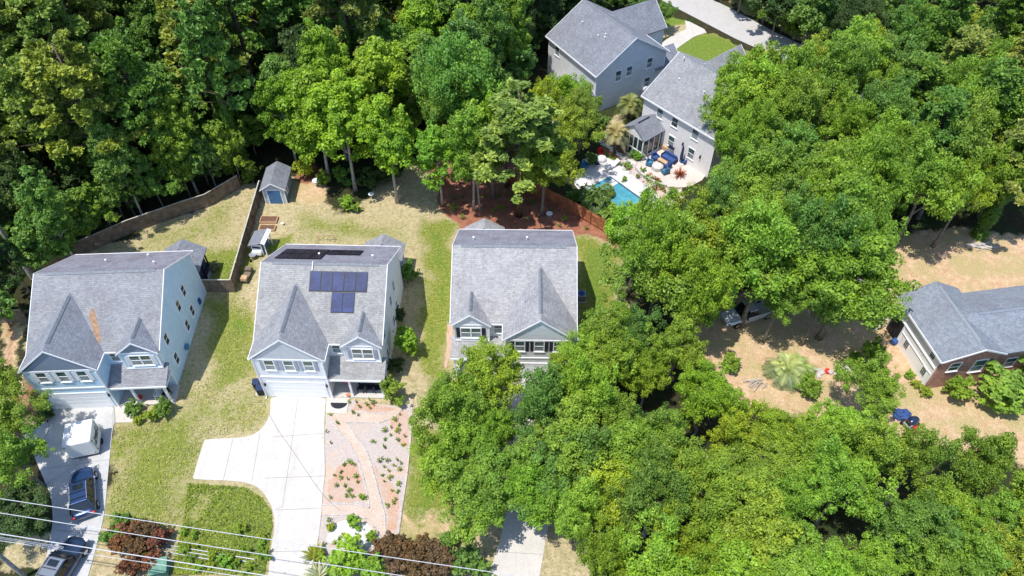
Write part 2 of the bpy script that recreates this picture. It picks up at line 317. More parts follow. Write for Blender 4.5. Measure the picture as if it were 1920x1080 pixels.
tan=mixc(t,ramp(t,n2,[(.35,0.),(.65,1.)]),(.31,.26,.145),(.49,.40,.26)); tan=mixc(t,ramp(t,n1,[(.55,0.),(.72,1.)]),tan,(.53,.42,.30))
gr=mixc(t,ramp(t,n3,[(.35,0.),(.65,1.)]),(.12,.155,.025),(.235,.25,.055)); gr=mixc(t,ramp(t,math_(t,'ADD',A('wg'),math_(t,'MULTIPLY',n2,.5)),[(.95,0.),(1.35,.8)]),gr,(.12,.185,.028))
n5=noise_node(t,3.2,5,.78,co)
tan=mixc(t,ramp(t,n5,[(.48,0.),(.62,.75)]),tan,(.205,.20,.065))
gr=mixc(t,ramp(t,n5,[(.5,0.),(.66,.8)]),gr,(.075,.115,.018)); gr=mixc(t,ramp(t,n5,[(.36,.7),(.44,0.)]),gr,(.36,.33,.15))
c=mixc(t,gfac,tan,gr)
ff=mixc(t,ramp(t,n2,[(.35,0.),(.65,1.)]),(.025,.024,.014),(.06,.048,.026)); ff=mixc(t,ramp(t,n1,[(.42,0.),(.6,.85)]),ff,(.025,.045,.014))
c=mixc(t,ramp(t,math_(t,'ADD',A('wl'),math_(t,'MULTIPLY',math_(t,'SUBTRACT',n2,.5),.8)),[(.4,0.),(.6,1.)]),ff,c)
dc=mixc(t,ramp(t,n2,[(.38,0.),(.62,1.)]),(.42,.27,.16),(.54,.40,.265)); dc=mixc(t,ramp(t,n1,[(.42,0.),(.56,1.)]),(.38,.31,.155),dc); dc=mixc(t,ramp(t,n5,[(.55,0.),(.68,.7)]),dc,(.26,.19,.10)); dc=mixc(t,ramp(t,n3,[(.55,0.),(.72,.6)]),dc,(.62,.5,.36))
c=mixc(t,ramp(t,math_(t,'ADD',A('wd'),math_(t,'MULTIPLY',math_(t,'SUBTRACT',n2,.5),.9)),[(.4,0.),(.62,1.)]),c,dc)
rc=mixc(t,ramp(t,n2,[(.35,0.),(.7,1.)]),(.20,.08,.05),(.36,.17,.11)); rc=mixc(t,ramp(t,n3,[(.5,0.),(.7,.5)]),rc,(.12,.05,.03))
c=mixc(t,ramp(t,math_(t,'ADD',A('wr'),math_(t,'MULTIPLY',math_(t,'SUBTRACT',n2,.5),.6)),[(.42,0.),(.6,1.)]),c,rc)
c=mixc(t,1,c,ramp(t,n3,[(.3,.72),(.7,1.28)]),'MULTIPLY'); c=mixc(t,1,c,ramp(t,n4,[(.3,.78),(.7,1.22)]),'MULTIPLY')
c=mixc(t,1,c,(1.36,1.34,1.3),'MULTIPLY')
t.links.new(c,b.inputs['Base Color']); b.inputs['Roughness'].default_value=1; b.inputs['Specular IOR Level'].default_value=.05
addbump(t,b,math_(t,'ADD',n3,n4),.7,.12)
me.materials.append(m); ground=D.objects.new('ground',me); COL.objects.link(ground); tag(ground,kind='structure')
def smoothpoly(p,it=2,keep=False):
    for _ in range(it):
        q=[]
        for i in range(len(p)):
            a=p[i];b_=p[(i+1)%len(p)]
            q+= [(a[0]*.8+b_[0]*.2,a[1]*.8+b_[1]*.2),(a[0]*.2+b_[0]*.8,a[1]*.2+b_[1]*.8)]
        p=q
    return p
def sheet(name,px,m,z=.03,it=0,world=False,jag=0,depth=.1):
    p=px if world else G(px)
    if jag:
        q=[]
        for i in range(len(p)):
            a=p[i];b_=p[(i+1)%len(p)];L=math.dist(a,b_);k=max(1,int(L/.35))
            for j in range(k): q.append((a[0]+(b_[0]-a[0])*j/k+random.uniform(-jag,jag),a[1]+(b_[1]-a[1])*j/k+random.uniform(-jag,jag)))
        p=q
    if it: p=smoothpoly(p,it)
    return tag(MB().prism(p,z-depth,z).build(name,m),kind='structure')
def strip(name,px,w,z0,z1,m,closed=False,world=False,parent=None):
    p=px if world else G(px); mb=MB()
    for a,b_ in zip(p[:-1],p[1:]):
        mb.rbox((a[0]+b_[0])/2,(a[1]+b_[1])/2,z0,math.dist(a,b_)+w*.5,w,z1-z0,math.atan2(b_[1]-a[1],b_[0]-a[0]))
    o=mb.build(name,m,parent)
    if parent is None: tag(o,kind='structure')
    return o
# ------------------------------------------------------------ windows, houses
def window(par,ax,c,z0,z1,w,off,mir=1,double=False,sh=None,blinds=True,trimw=.09):
    # ax: F front(-y) B back(+y) R right(+x) L left(-x); c centre along wall; off plane position
    def bx(mb,u0,u1,v0,v1,d0,d1):
        if ax=='F': mb.box(u0,u1,off-d1,off-d0,v0,v1)
        elif ax=='B': mb.box(u0,u1,off+d0,off+d1,v0,v1)
        elif ax=='R': mb.box(off+d0,off+d1,u0,u1,v0,v1)
        else: mb.box(off-d1,off-d0,u0,u1,v0,v1)
    f=MB(mir); t_=trimw; e=.055
    bx(f,c-w/2-t_,c-w/2,z0-t_,z1+t_,0,e); bx(f,c+w/2,c+w/2+t_,z0-t_,z1+t_,0,e)
    bx(f,c-w/2,c+w/2,z1,z1+t_,0,e); bx(f,c-w/2,c+w/2,z0-t_,z0,0,e); zm=(z0+z1)/2
    bx(f,c-w/2,c+w/2,zm-.03,zm+.03,0,e-.01)
    if double: bx(f,c-.06,c+.06,z0,z1,.001,e+.004)
    fo=f.build('window',M['trim'],par)
    a=MB(mir); bx(a,c-w/2+.002,c+w/2-.002,zm+.03,z1,.004,.02); a.build('pane',M['glass' if not blinds else 'glassg'],fo)
    a=MB(mir); bx(a,c-w/2+.002,c+w/2-.002,z0,zm-.03,.004,.02); a.build('pane',M['glass2' if blinds else 'glass'],fo)
    s=MB(mir); bx(s,c-w/2-t_-.04,c+w/2+t_+.04,z0-t_-.05,z0-t_,0,.1); s.build('sill',M['trim'],fo)
    if sh:
        for sx,sw in sh:
            q=MB(mir); bx(q,sx-sw/2,sx+sw/2,z0-.03,z1+.05,.002,.045)
            for k in range(9):
                zz=z0+.04+(z1-z0-.08)*k/8.5; bx(q,sx-sw/2+.05,sx+sw/2-.05,zz,zz+.06,.045,.06)
            q.build('shutter',M[shmat],par)
shmat='shutter'
def vents(par,mir,l,m='white'):
    for x,y,z in l:
        MB(mir).cyl(x,y,z-.1,z+.28,.07,n=10).cyl(x,y,z+.28,z+.34,.1,n=10).build('vent_pipe',M[m],par)
def two_storey(label,loc,yaw,mir,sd,gb,rf,rfs,back,idx):
    global shmat
    h=thing('two_storey_house',label,'house',(loc[0],loc[1],0),yaw,'matching two-storey houses side by side')
    W,ww,ye,yb,Hr,Hg,xs_,ys_,Hs,yr,He=11.13,6.5,1.82,13.87,9.2,8.33,7.52,1.52,7.09,7.97,5.6
    k=(Hr-He)/(yr-ye); o=.3; e=.1; S=M[sd]
    w=MB(mir)   # main body with gable ends, wing, bay
    w.xprism([(ye+o,0),(yb-o,0),(yb-o,He-.08),(yr,Hr-.16),(ye+o,He-.02)],o,W-o)
    w.yprism([(o,0),(ww-o,0),(ww-o,He-.1),(o,He-.1)],e,ye+o-.002)
    w.yprism([(xs_+.2,3.5),(W-o-.004,3.5),(W-o-.004,He-.06),(xs_+.2,He-.06)],ys_+.12,ye+o-.003)
    w.build('wall',S,h)
    gw=MB(mir); gw.yprism([(o+.02,He-.12),(ww-o-.02,He-.12),(ww/2,Hg-.22)],e-.03,e+.5); gw.yprism([(xs_+.25,He-.1),(W-o-.05,He-.1),((xs_+W)/2,Hs-.2)],ys_+.1,ys_+.6)
    gw.build('gable_wall',M[gb],h)
    # corner boards, friezes
    tr=Each('trim_board',M['trim'],h,mir)
    for x0 in (o-.02,ww-o-.1): tr.box(x0,x0+.12,e-.02,e+.1,0,He-.1)
    tr.box(o-.02,ww-o+.02,e-.05,e+.02,2.95,3.12); tr.box(o-.02,ww-o+.02,e-.06,e+.0,He-.14,He+.02)
    tr.box(xs_+.18,W-o+.02,ys_+.06,ys_+.14,3.42,3.58); tr.box(W-o-.1,W-o+.02,ys_+.08,ys_+.2,3.5,He-.1); tr.box(xs_+.16,xs_+.28,ys_+.08,ys_+.2,3.5,He-.1)
    tr.box(xs_+.3,W-o-.1,ys_+.07,ys_+.13,He-.06,He+.1)
    for yy in (ye+o-.02,yb-o-.1): tr.box(W-o-.1,W-o+.025,yy,yy+.12,0,He-.1); tr.box(o-.025,o+.1,yy,yy+.12,0,He-.1)
    r=MB(mir)
    r.slab([(0,ye-.0,He),(W,ye,He),(W,yr,Hr),(0,yr,Hr)]); r.build('roof',M[rf],h)
    r=MB(mir); r.slab([(0,yr,Hr),(W,yr,Hr),(W,yb,He),(0,yb,He)],dz=-.003); r.build('roof',M[back],h)
    s_=1/k; yi=ye+(Hg-He)*s_; yl=ye+(Hs-He)*s_
    r=MB(mir); r.slab([(0,0,He),(ww/2,0,Hg),(ww/2,yi,Hg),(0,ye,He)],.12,.012); r.slab([(ww/2,0,Hg),(ww,0,He),(ww,ye,He),(ww/2,yi,Hg)],.12,.012)
    xm=(xs_+W)/2
    r.slab([(xs_,ys_,He),(xm,ys_,Hs),(xm,yl,Hs),(xs_,ye,He)],.12,.012); r.slab([(xm,ys_,Hs),(W,ys_,He),(W,ye,He),(xm,yl,Hs)],.12,.012)
    r.build('cross_gable_roof',M[rfs],h)
    fa=MB(mir)   # fascia boards and rakes
    def rake(a,b_,wd=.16,dp=.05):
        fa.slab([(a[0],a[1]-dp,a[2]),(b_[0],b_[1]-dp,b_[2]),(b_[0],b_[1]-.003,b_[2]),(a[0],a[1]-.003,a[2])],wd,.02)
    rake((0,0,He),(ww/2,0,Hg)); rake((ww/2,0,Hg),(ww,0,He)); rake((xs_,ys_,He),(xm,ys_,Hs)); rake((xm,ys_,Hs),(W,ys_,He))
    for x0,x1 in ((-.05,-.003),(W+.003,W+.05)):
        fa.slab([(x0,ye,He),(x1,ye,He),(x1,yr,Hr),(x0,yr,Hr)],.17,.02); fa.slab([(x0,yr,Hr),(x1,yr,Hr),(x1,yb,He),(x0,yb,He)],.17,.02)
    fa.box(0,W,yb+.003,yb+.06,He-.16,He+.01); fa.box(ww+.02,xs_-.02,ye-.06,ye-.003,He-.16,He+.01); fa.box(-.05,-.003,0,ye,He-.16,He+.01); fa.box(ww+.003,ww+.05,0,ye-.07,He-.16,He+.01)
    fa.build('fascia',M['trim'],h)
    v=MB(mir); v.xprism([(yr-.2,Hr-.06),(yr,Hr+.08),(yr+.2,Hr-.06)],1.,10.4); v.build('ridge_vent',M['vent'],h)
    v=MB(mir); v.yprism([(ww/2-.17,Hg-.08),(ww/2+.17,Hg-.08),(ww/2,Hg+.08)],.8,yi-.5); v.build('ridge_vent',M['vent'],h)
    v=MB(mir); v.yprism([(xm-.16,Hs-.07),(xm+.16,Hs-.07),(xm,Hs+.11)],ys_+.5,yl-.15); v.build('ridge_vent',M['vent'],h)
    # porch
    r=MB(mir); r.slab([(ww-o+.02,.13,2.75),(W,.13,2.75),(W,ys_+.4,3.5),(ww-o+.02,ye+o,3.62)] if 0 else [(ww-o+.02,.13,2.75),(W+.05,.13,2.75),(W+.05,ye+o-.01,3.56),(ww-o+.02,ye+o-.01,3.56)],.14); r.build('porch_roof',M[rf],h)
    q=MB(mir); q.box(ww-o+.02,W+.05,.06,.125,2.56,2.76); q.box(ww-o+.02,W+.03,.2,.34,2.45,2.6); q.box(W-.1,W+.03,.35,ye+o-.1,2.5,2.62); q.build('porch_beam',M['trim'],h)
    for x in (8.0,W-.32): MB(mir).box(x-.09,x+.09,.2,.38,.16,2.5).box(x-.13,x+.13,.16,.42,.16,.4).build('porch_post',M['trim'],h)
    MB(mir).box(ww-o+.003,W-.1,.1,ye+o-.003,0,.15).build('porch_floor',M['conc'],h)
    MB(mir).box(ww-.1+.2,ww+.1+.95,ye+o-.06,ye+o-.004,.16,2.2).build('front_door',M['black'] if mir<0 else M['sheddoor'],h)
    window(h,'F',9.6,.9,2.2,1.6,ye+o,mir,True,None,False)
    # garage door
    gd=MB(mir); gd.box(.9,5.78,e-.03,e-.004,.02,2.2); gdo=gd.build('garage_door',M['door'],h)
    for k2 in range(4): MB(mir).box(.95,5.73,e-.045,e-.031,.08+k2*.54,.56+k2*.54).build('panel',M['door'],gdo)
    q=MB(mir); q.box(.76,.9,e-.06,e-.004,0,2.34); q.box(5.78,5.92,e-.06,e-.004,0,2.34); q.box(.9,5.78,e-.06,e-.004,2.2,2.34); q.build('garage_door_frame',M['trim'],h)
    for x in (.55,6.02): MB(mir).box(x-.06,x+.06,e-.16,e-.004,1.75,2.05).build('wall_lamp',M['black'],h)
    shmat='black' if mir<0 else ('shutter_l' if idx==0 else 'shutter')
    window(h,'F',1.63,4.1,5.38,.76,e,mir,False,[(1.02,.36),(2.24,.36)],True); window(h,'F',3.3,4.1,5.38,.76,e,mir,False,[(2.7,.36),(3.9,.36)],True); window(h,'F',4.98,4.1,5.38,.76,e,mir,False,[(4.38,.36),(5.6,.36)],True)
    window(h,'F',9.33,3.98,5.2,1.72,ys_+.12,mir,True,[(8.2,.34),(10.46,.34)],True)
    window(h,'F',6.95,4.1,5.2,.66,ye+o,mir,False,None,True)
    for y,z0,z1 in ((9.75,3.85,5.05),(7.9,3.85,5.05),(9.65,1.15,2.35),(7.8,1.15,2.35),(3.9,3.95,5.15),(3.85,1.2,2.45)): window(h,'R',y,z0,z1,.62,W-o,mir,False,None,False)
    if idx==2:
        for y in (5.,9.): window(h,'L',y,3.9,5.1,.7,o,mir)
    else:
        for y in (5.,10.): window(h,'L',y,3.9,5.1,.7,o,mir)
    for x in (2.5,5.): window(h,'B',x,3.9,5.1,.8,yb-o,mir); window(h,'B',x,1.,2.2,.8,yb-o,mir)
    # rear screened porch, gable running back
    x0,x1,y1=6.75,10.9,17.1; xc=(x0+x1)/2
    r=MB(mir); r.slab([(x0,yb-o,2.9),(xc,yb-o,4.2),(xc,y1,4.2),(x0,y1,2.9)],.12); r.slab([(xc,yb-o,4.2),(x1,yb-o,2.9),(x1,y1,2.9),(xc,y1,4.2)],.12); r.build('rear_porch_roof',M[rfs],h)
    v=MB(mir); v.yprism([(xc-.14,4.15),(xc+.14,4.15),(xc,4.3)],yb+1.1,yb+1.7); v.build('ridge_vent',M['vent'],h)
    q=MB(mir)
    for xx in (x0+.25,x1-.4):
        for yy in (yb,15.3,y1-.45): q.box(xx,xx+.13,yy,yy+.13,0,2.8)
        q.box(xx+.02,xx+.1,yb-.1,y1-.35,2.6,2.8); q.box(xx+.02,xx+.1,yb-.1,y1-.35,.85,.95)
    q.box(x0+.3,x1-.3,y1-.44,y1-.34,2.6,2.8); q.box(x0+.3,x1-.3,y1-.44,y1-.34,.85,.95)
    q.build('rear_porch_frame',M['black'] if idx==0 else M['trim'],h)
    MB(mir).box(x0+.2,x1-.2,yb-o+.003,y1-.3,0,.12).build('rear_porch_floor',M['conc1'],h)
    MB(mir).box(x0+.36,x1-.45,yb-.1,y1-.46,.13,2.55).build('insect_screen',M['navy'],h)
    g_=MB(mir); g_.yprism([(x0+.25,2.8),(x1-.25,2.8),(xc,4.02)],y1-.4,y1-.36); g_.build('gable_wall',M[gb],h)
    # down pipes
    for x,y in ((ww-o+.06,e-.1),(o-.04,e-.1)): MB(mir).tube([(x,y,He-.3),(x,y,.15),(x,y-.25,.06)],.045,6).build('downspout',M['trim'],h)
    vents(h,mir,[(4.64,10.86,7.44),(7.79,12.2,6.62),(9.5,9.75,8.1)] if idx==0 else [(4.46,10.2,7.85),(9.4,9.95,8.0)])
    vents(h,mir,[(3.95 if mir>0 else 4.5,3.,6.6+.5)],'grey')
    return h
H1=two_storey('pale blue two-storey house at the left with dark slate gables and bushes at its porch',(-41.139,37.121),.0439,1,'side_blue','gable_grey','roofA','roofAs','stained',0)
H2=two_storey('two-storey house with solar panels on both slopes of its grey roof',(-22.315,38.455),-.0329,1,'side_lb','gable_light','roof','roofs','stained',1)
H3=two_storey('white two-storey house with black shutters, front partly hidden by oak crowns',(5.645,40.252),-.0216,-1,'side_white','side_white','roofC','roofCs','stained',2)
# solar arrays on H2
def rz(y): return 5.6+(y-1.82)*.5854
def rzb(y): return 9.2-(y-7.97)*.6102
def panel(x0,x1,y0,y1,fz,m):
    fr=MB().slab([(x0+.015,y0+.015,fz(y0)+.10),(x1-.015,y0+.015,fz(y0)+.10),(x1-.015,y1-.015,fz(y1)+.10),(x0+.015,y1-.015,fz(y1)+.10)],.05).build('solar_panel',M['black'],H2)
    MB().slab([(x0+.05,y0+.05,fz(y0+.05)+.115),(x1-.05,y0+.05,fz(y0+.05)+.115),(x1-.05,y1-.05,fz(y1-.05)+.115),(x0+.05,y1-.05,fz(y1-.05)+.115)],.02).build('solar_cells',M[m],fr)
for i in range(5): panel(4.42+i*1.02,5.44+i*1.02,5.74,7.3,rz,'solar')
for i in range(2): panel(6.45+i*1.02,7.47+i*1.02,4.14,5.7,rz,'solar')
for i in range(4):
    panel(.75+i*1.04,1.79+i*1.04,9.02,10.55,rzb,'solard'); panel(.75+i*1.04,1.79+i*1.04,10.6,12.1,rzb,'solard')
for i in range(3): panel(5.0+i*1.02,6.02+i*1.02,10.5,12.05,rzb,'solard')
MB().tube([(4.58,8.05,9.3),(4.58,7.9,9.28),(4.6,7.3,8.95)],.04,6).build('conduit',M['white'],H2)
# H1 extras: rust streak, dish, meters
def rdisk(par,x,y,name,pts,m,k=.012):
    MB().slab([(a,b_,rz(b_)+k) for a,b_ in pts],.01).build(name,m,par)
rdisk(H1,0,0,'pine_straw_patch',[(5.0,4.6),(5.25,5.3),(5.6,4.6),(5.95,3.6),(6.15,2.7),(6.1,2.3),(5.85,2.6),(5.5,3.4)],M['rust'])
MB().ell((11.05,5.9,.9),(.12,.35,.35),12,6).build('satellite_dish',M['teal'],H1)
MB().box(10.84,11.0,11.3,11.7,.7,1.3).build('meter_box',M['blue'],H1)
MB(-1).box(-.05,.28,10.5,11.0,.6,1.2).build('meter_box',M['grey'],H3)
def condenser(label,x,y,rz_=0):
    a=thing('air_conditioner',label,'air conditioner',(x,y,0),rz_)
    MB().rbox(0,0,0,1.0,1.0,.08).build('base',M['conc'],a)
    MB().rbox(0,0,.08,.85,.85,.8).build('casing',M['carroof'],a,.04); MB().cyl(0,0,.88,.92,.34,.32,20).build('fan_guard',M['blue'],a); return a
p=g(1086,561); condenser('blue-grey air conditioner unit on the grass beside the white house',p[0]+.2,p[1])
# ------------------------------------------------------------ generic gable house behind
def gable_house(name,label,loc,yaw,W,Dp,He,Hr,side,rf,rfs):
    h=thing(name,label,'house',(loc[0],loc[1],0),yaw); yr=Dp/2; o=.3
    MB().xprism([(o,0),(Dp-o,0),(Dp-o,He-.05),(yr,Hr-.17),(o,He-.05)],o,W-o).build('wall',M[side],h)
    r=MB(); r.slab([(0,0,He),(W,0,He),(W,yr,Hr),(0,yr,Hr)]); r.slab([(0,yr,Hr),(W,yr,Hr),(W,Dp,He),(0,Dp,He)]); r.build('roof',M[rf],h)
    fa=MB()
    for x0,x1 in ((-.05,-.003),(W+.003,W+.05)):
        fa.slab([(x0,0,He),(x1,0,He),(x1,yr,Hr),(x0,yr,Hr)],.18,.02); fa.slab([(x0,yr,Hr),(x1,yr,Hr),(x1,Dp,He),(x0,Dp,He)],.18,.02)
    fa.box(-.05,W+.05,-.07,-.003,He-.17,He+.01); fa.box(-.05,W+.05,Dp+.003,Dp+.07,He-.17,He+.01); fa.build('fascia',M['trim'],h)
    tr=Each('trim_board',M['trim'],h)
    for x in (o-.02,W-o-.1):
        for y in (o-.02,Dp-o-.1): tr.box(x,x+.12,y,y+.12,0,He-.2)
    MB().xprism([(yr-.17,Hr-.06),(yr,Hr+.1),(yr+.17,Hr-.06)],.9,W-.9).build('ridge_vent',M['vent'],h)
    return h
def cross(h,x0,x1,y0,y1,He,Hr,rfs,side,gablen,back=True,base=0):
    xc=(x0+x1)/2; r=MB(); r.slab([(x0,y0,He),(xc,y0,Hr),(xc,y1,Hr),(x0,y1,He)],.12,.01); r.slab([(xc,y0,Hr),(x1,y0,He),(x1,y1,He),(xc,y1,Hr)],.12,.01); r.build('cross_gable_roof',M[rfs],h)
    MB().yprism([(x0+.3,base),(x1-.3,base),(x1-.3,He-.05),(xc,Hr-.18),(x0+.3,He-.05)],y0+.15,y1-.15).build('wall',M[side],h)
    fa=MB()
    for yy in (y0-.05,y1+.003):
        fa.slab([(x0,yy,He),(xc,yy,Hr),(xc,yy+.047,Hr),(x0,yy+.047,He)],.16,.03); fa.slab([(xc,yy,Hr),(x1,yy,He),(x1,yy+.047,He),(xc,yy+.047,Hr)],.16,.03)
    fa.build('fascia',M['trim'],h)
H5=gable_house('two_storey_house','beige two-storey house above the pool patio with a sunroom at its back',(15.52,77.52),math.radians(-50.6),11.6,11.8,5.6,9.2,'side_beige','roofh1','roofs')
for c,z0,z1 in ((2.95,3.95,5.1),(5.3,3.95,5.1),(8.4,3.95,5.15),(5.3,1.15,2.5),(8.4,1.15,2.5)): window(H5,'F',c,z0,z1,.85,.3,1,False,None,c!=5.3 or z0<2)
for y in (3.,6.): window(H5,'L',y,3.9,5.1,.8,.3)
vents(H5,1,[(1.3,5.2,9.0),(2.6,3.2,7.6),(6.3,3.3,7.65)]); vents(H5,1,[(9.2,2.6,7.25)],'grey')
cross(H5,0,5.5,7.5,14.2,5.6,8.3,'roofs','side_beige',0); cross(H5,6.2,11.,9.,14.6,3.4,5.2,'roofs','side_beige',0)
for x,z in ((7.05,2.45),(9.75,2.15)): MB().box(x-.07,x+.07,.12,.28,z-.2,z+.2).build('wall_lamp',M['black'],H5)
# sunroom of H5
sx0,sx1,sy0,sy1=.35,4.15,-3.3,.28; xc=(sx0+sx1)/2
r=MB(); r.slab([(sx0,sy0,2.8),(xc,sy0,4.1),(xc,sy1,4.1),(sx0,sy1,2.8)],.12); r.slab([(xc,sy0,4.1),(sx1,sy0,2.8),(sx1,sy1,2.8),(xc,sy1,4.1)],.12); r.build('sunroom_roof',M['roofds'],H5)
MB().yprism([(xc-.1,4.06),(xc+.1,4.06),(xc,4.2)],-2.6,-.7).build('ridge_vent',M['black'],H5)
fr=MB()
for x in (sx0+.25,(sx0+sx1)/2-.7,(sx0+sx1)/2,(sx0+sx1)/2+.7,sx1-.4): fr.box(x,x+.12,sy0+.2,sy0+.32,0,2.75)
for y in (-2.15,-1.2,-.2): fr.box(sx1-.4,sx1-.28,y,y+.1,0,2.75); fr.box(sx0+.25,sx0+.37,y,y+.1,0,2.75)
fr.box(sx0+.25,sx1-.28,sy0+.19,sy0+.31,.75,.87); fr.box(sx0+.25,sx1-.28,sy0+.19,sy0+.31,2.5,2.78); fr.box(sx1-.41,sx1-.27,sy0+.25,.25,2.5,2.78); fr.box(sx1-.41,sx1-.27,sy0+.25,.25,0,.12)
fr.build('sunroom_frame',M['trim'],H5)
MB().box(sx0+.3,sx1-.36,sy0+.26,.26,.02,2.7).build('sunroom_glass',M['glass'],H5)
MB().yprism([(sx0+.25,2.7),(sx1-.25,2.7),(xc,3.95)],sy0+.18,sy0+.24).build('gable_wall',M['side_white'],H5)
H4=gable_house('two_storey_house','grey sided two-storey house farthest back, its gable wall facing the camera',(4.57,91.48),math.radians(-59.3),11.5,11.5,5.6,9.2,'side_grey','roofd','roofds')
for y,z0,z1 in ((3.7,3.75,5.1),(5.4,3.95,5.2),(8.6,4.1,5.4),(8.6,1.3,2.6)): window(H4,'R',y,z0,z1,.8,11.2,1)
window(H4,'F',2.4,3.9,5.2,.9,.3); window(H4,'F',6.5,1.,2.3,1.2,.3)
vents(H4,1,[(3.2,3.4,7.85),(6.9,3.3,7.75),(7.6,3.9,8.1),(7.9,3.6,7.9)])
cross(H4,.3,6.6,6.8,15.,5.6,8.4,'roofds','side_grey',0); cross(H4,7.3,11.4,9.5,14.,3.4,5.,'roofds','side_grey',0)
cross(H4,7.8,11.3,-3.,.28,2.7,3.8,'roofds','side_grey',0)
# satellite dish leaning at H4
MB().ell((11.6,8.2,1.2),(.16,.4,.4),14,7).build('satellite_dish',M['white'],H4)
# ------------------------------------------------------------ right house (white siding + brick)
RH=thing('ranch_house','blue-roofed low house at the right with white side wall and red brick front','house',(37.02,38.9,0),math.radians(8.95))
W_,L_=6.0,7.8; yr=3.
MB().yprism([(.3,0),(5.7,0),(5.7,4.12),(3,5.84),(.3,4.12)],.32,L_-.35).build('wall',M['wallwhite'],RH)
MB().yprism([(.28,0),(5.72,0),(5.72,4.1),(3,5.82),(.28,4.1)],.14,.32).build('brick_wall',M['brick'],RH)
MB().box(5.7,30,.6,6.6,0,4.1).build('brick_wall',M['brick'],RH)
r=MB(); r.slab([(0,0,4.2),(3,-.45,6),(3,7.55,6),(0,L_,4.2)],.15); r.slab([(3,-.45,6),(6.15,0,4.2),(6.15,L_,4.2),(3,7.55,6)],.15); r.build('roof',M['roofbs'],RH)
r=MB(); r.slab([(3.1,3.45,5.96),(30,3.2,6),(30,0.05,4.2),(6.1,0.05,4.2)],.14,-.01); r.slab([(3.1,3.45,5.96),(6.1,7.2,4.2),(30,7.1,4.2),(30,3.2,6)],.14,-.01); r.build('roof',M['roofb'],RH)
MB().yprism([(2.82,5.94),(3.18,5.94),(3,6.12)],.4,6.9).build('ridge_vent',M['grey'],RH)
MB().xprism([(3.24,5.92),(3.38,6.06),(3.52,5.92)],4.6,29).build('ridge_vent',M['grey'],RH)
fa=MB(); fa.slab([(0,-.06,4.2),(3,-.51,6),(3,-.455,6),(0,-.005,4.2)],.18,.02); fa.slab([(3,-.51,6),(6.15,-.06,4.2),(6.15,-.005,4.2),(3,-.455,6)],.18,.02); fa.box(-.06,-.004,0,L_,4.02,4.22); fa.build('fascia',M['trim'],RH)
# side-wall: ledge boards, windows, dark opening
q=MB(); q.box(.2,.3,.4,7.3,2.6,2.7); q.box(.24,.3,.4,5.5,1.72,1.8); q.box(.22,.3,.33,.45,0,4.0); q.box(.22,.3,5.42,5.55,0,2.6); q.build('wall_trim',M['trim'],RH)
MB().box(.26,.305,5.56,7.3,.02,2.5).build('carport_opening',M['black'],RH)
def grille(y,z,w=.62,hh=.85):
    f=MB().box(.24,.3,y-w/2,y+w/2,z-hh/2,z+hh/2).build('window',M['trim'],RH)
    for i in range(3):
        for j in range(2): MB().box(.225,.24,y-w/2+.04+i*.19,y-w/2+.19+i*.19,z-hh/2+.05+j*.4,z-hh/2+.38+j*.4).build('pane',M['glass'],f)
grille(4.3,1.3); grille(1.25,1.25); grille(1.35,3.5)
window(RH,'F',1.75,2.5,3.6,.9,.14,1,False,None,False); window(RH,'F',4.2,1.9,3.5,1.1,.14,1,False,None,True)
MB().tube([(-.9,7.25,.05),(.22,7.3,2.6)],.06,6).build('prop_post',M['trim'],RH)
for x in (8,12,17): window(RH,'F',x,1.2,2.4,1.0,.6)
# ------------------------------------------------------------ shed, coop, beds
def local(o): return o
sh=thing('garden_shed','blue garden shed with double doors at the top of the fenced back yard','shed',(-27.9,64.6,0),math.radians(1.5))
MB().yprism([(.1,0),(2.5,0),(2.5,2.2),(1.3,2.95),(.1,2.2)],0.1,3.7).build('wall',M['shedblue'],sh)
MB().yprism([(.08,0),(2.52,0),(2.52,2.2),(1.3,2.93),(.08,2.2)],.04,.1).build('front_wall',M['shedlight'],sh)
r=MB(); r.slab([(-.15,-.15,2.1),(1.3,-.15,3.05),(1.3,3.9,3.05),(-.15,3.9,2.1)],.07); r.slab([(1.3,-.15,3.05),(2.75,-.15,2.1),(2.75,3.9,2.1),(1.3,3.9,3.05)],.07); r.build('roof',M['roofds'],sh)
q=MB(); q.slab([(-.15,-.2,2.12),(1.3,-.2,3.07),(1.3,-.155,3.07),(-.15,-.155,2.12)],.12); q.slab([(1.3,-.2,3.07),(2.75,-.2,2.12),(2.75,-.155,2.12),(1.3,-.155,3.07)],.12)
for x in (.08,.5,2.02,2.42): q.box(x,x+.1,-.0,.038,0,2.0)
q.box(.5,2.12,-.01,.037,1.95,2.07); q.build('trim',M['trim'],sh)
for x in (.62,1.32): MB().box(x,x+.68,.0,.036,.08,1.93).build('door',M['sheddoor'],sh)
window(sh,'R',1.0,1.0,1.6,.5,2.5,1,False,None,False)
co_=thing('chicken_coop','small white and blue playhouse-like coop with grey roof beside the dividing fence','coop',(-27.45,56.4,0),math.radians(-6))
MB().box(.1,1.15,.15,1.9,.5,1.45).build('wall',M['side_white'],co_)
MB().box(1.16,1.2,.3,1.8,.1,1.5).build('side_door',M['sheddoor'],co_)
MB().box(.2,1.05,.1,.15,.95,1.2).build('vent_opening',M['navy'],co_)
MB().box(.15,1.1,-.25,.145,.35,.75).build('nest_box',M['trim'],co_)
q=Each('leg_post',M['trim'],co_)
for x in (.08,1.12,1.5):
    for y in (.12,1.85): q.box(x,x+.09,y,y+.09,0,2.0 if x>1.2 else 1.4)
q.box(1.5,1.59,.22,1.84,1.9,2.0)
MB().slab([(-.15,-.1,1.5),(1.35,-.1,1.95),(1.35,2.2,1.95),(-.15,2.2,1.5)],.08).build('roof',M['roofds'],co_)
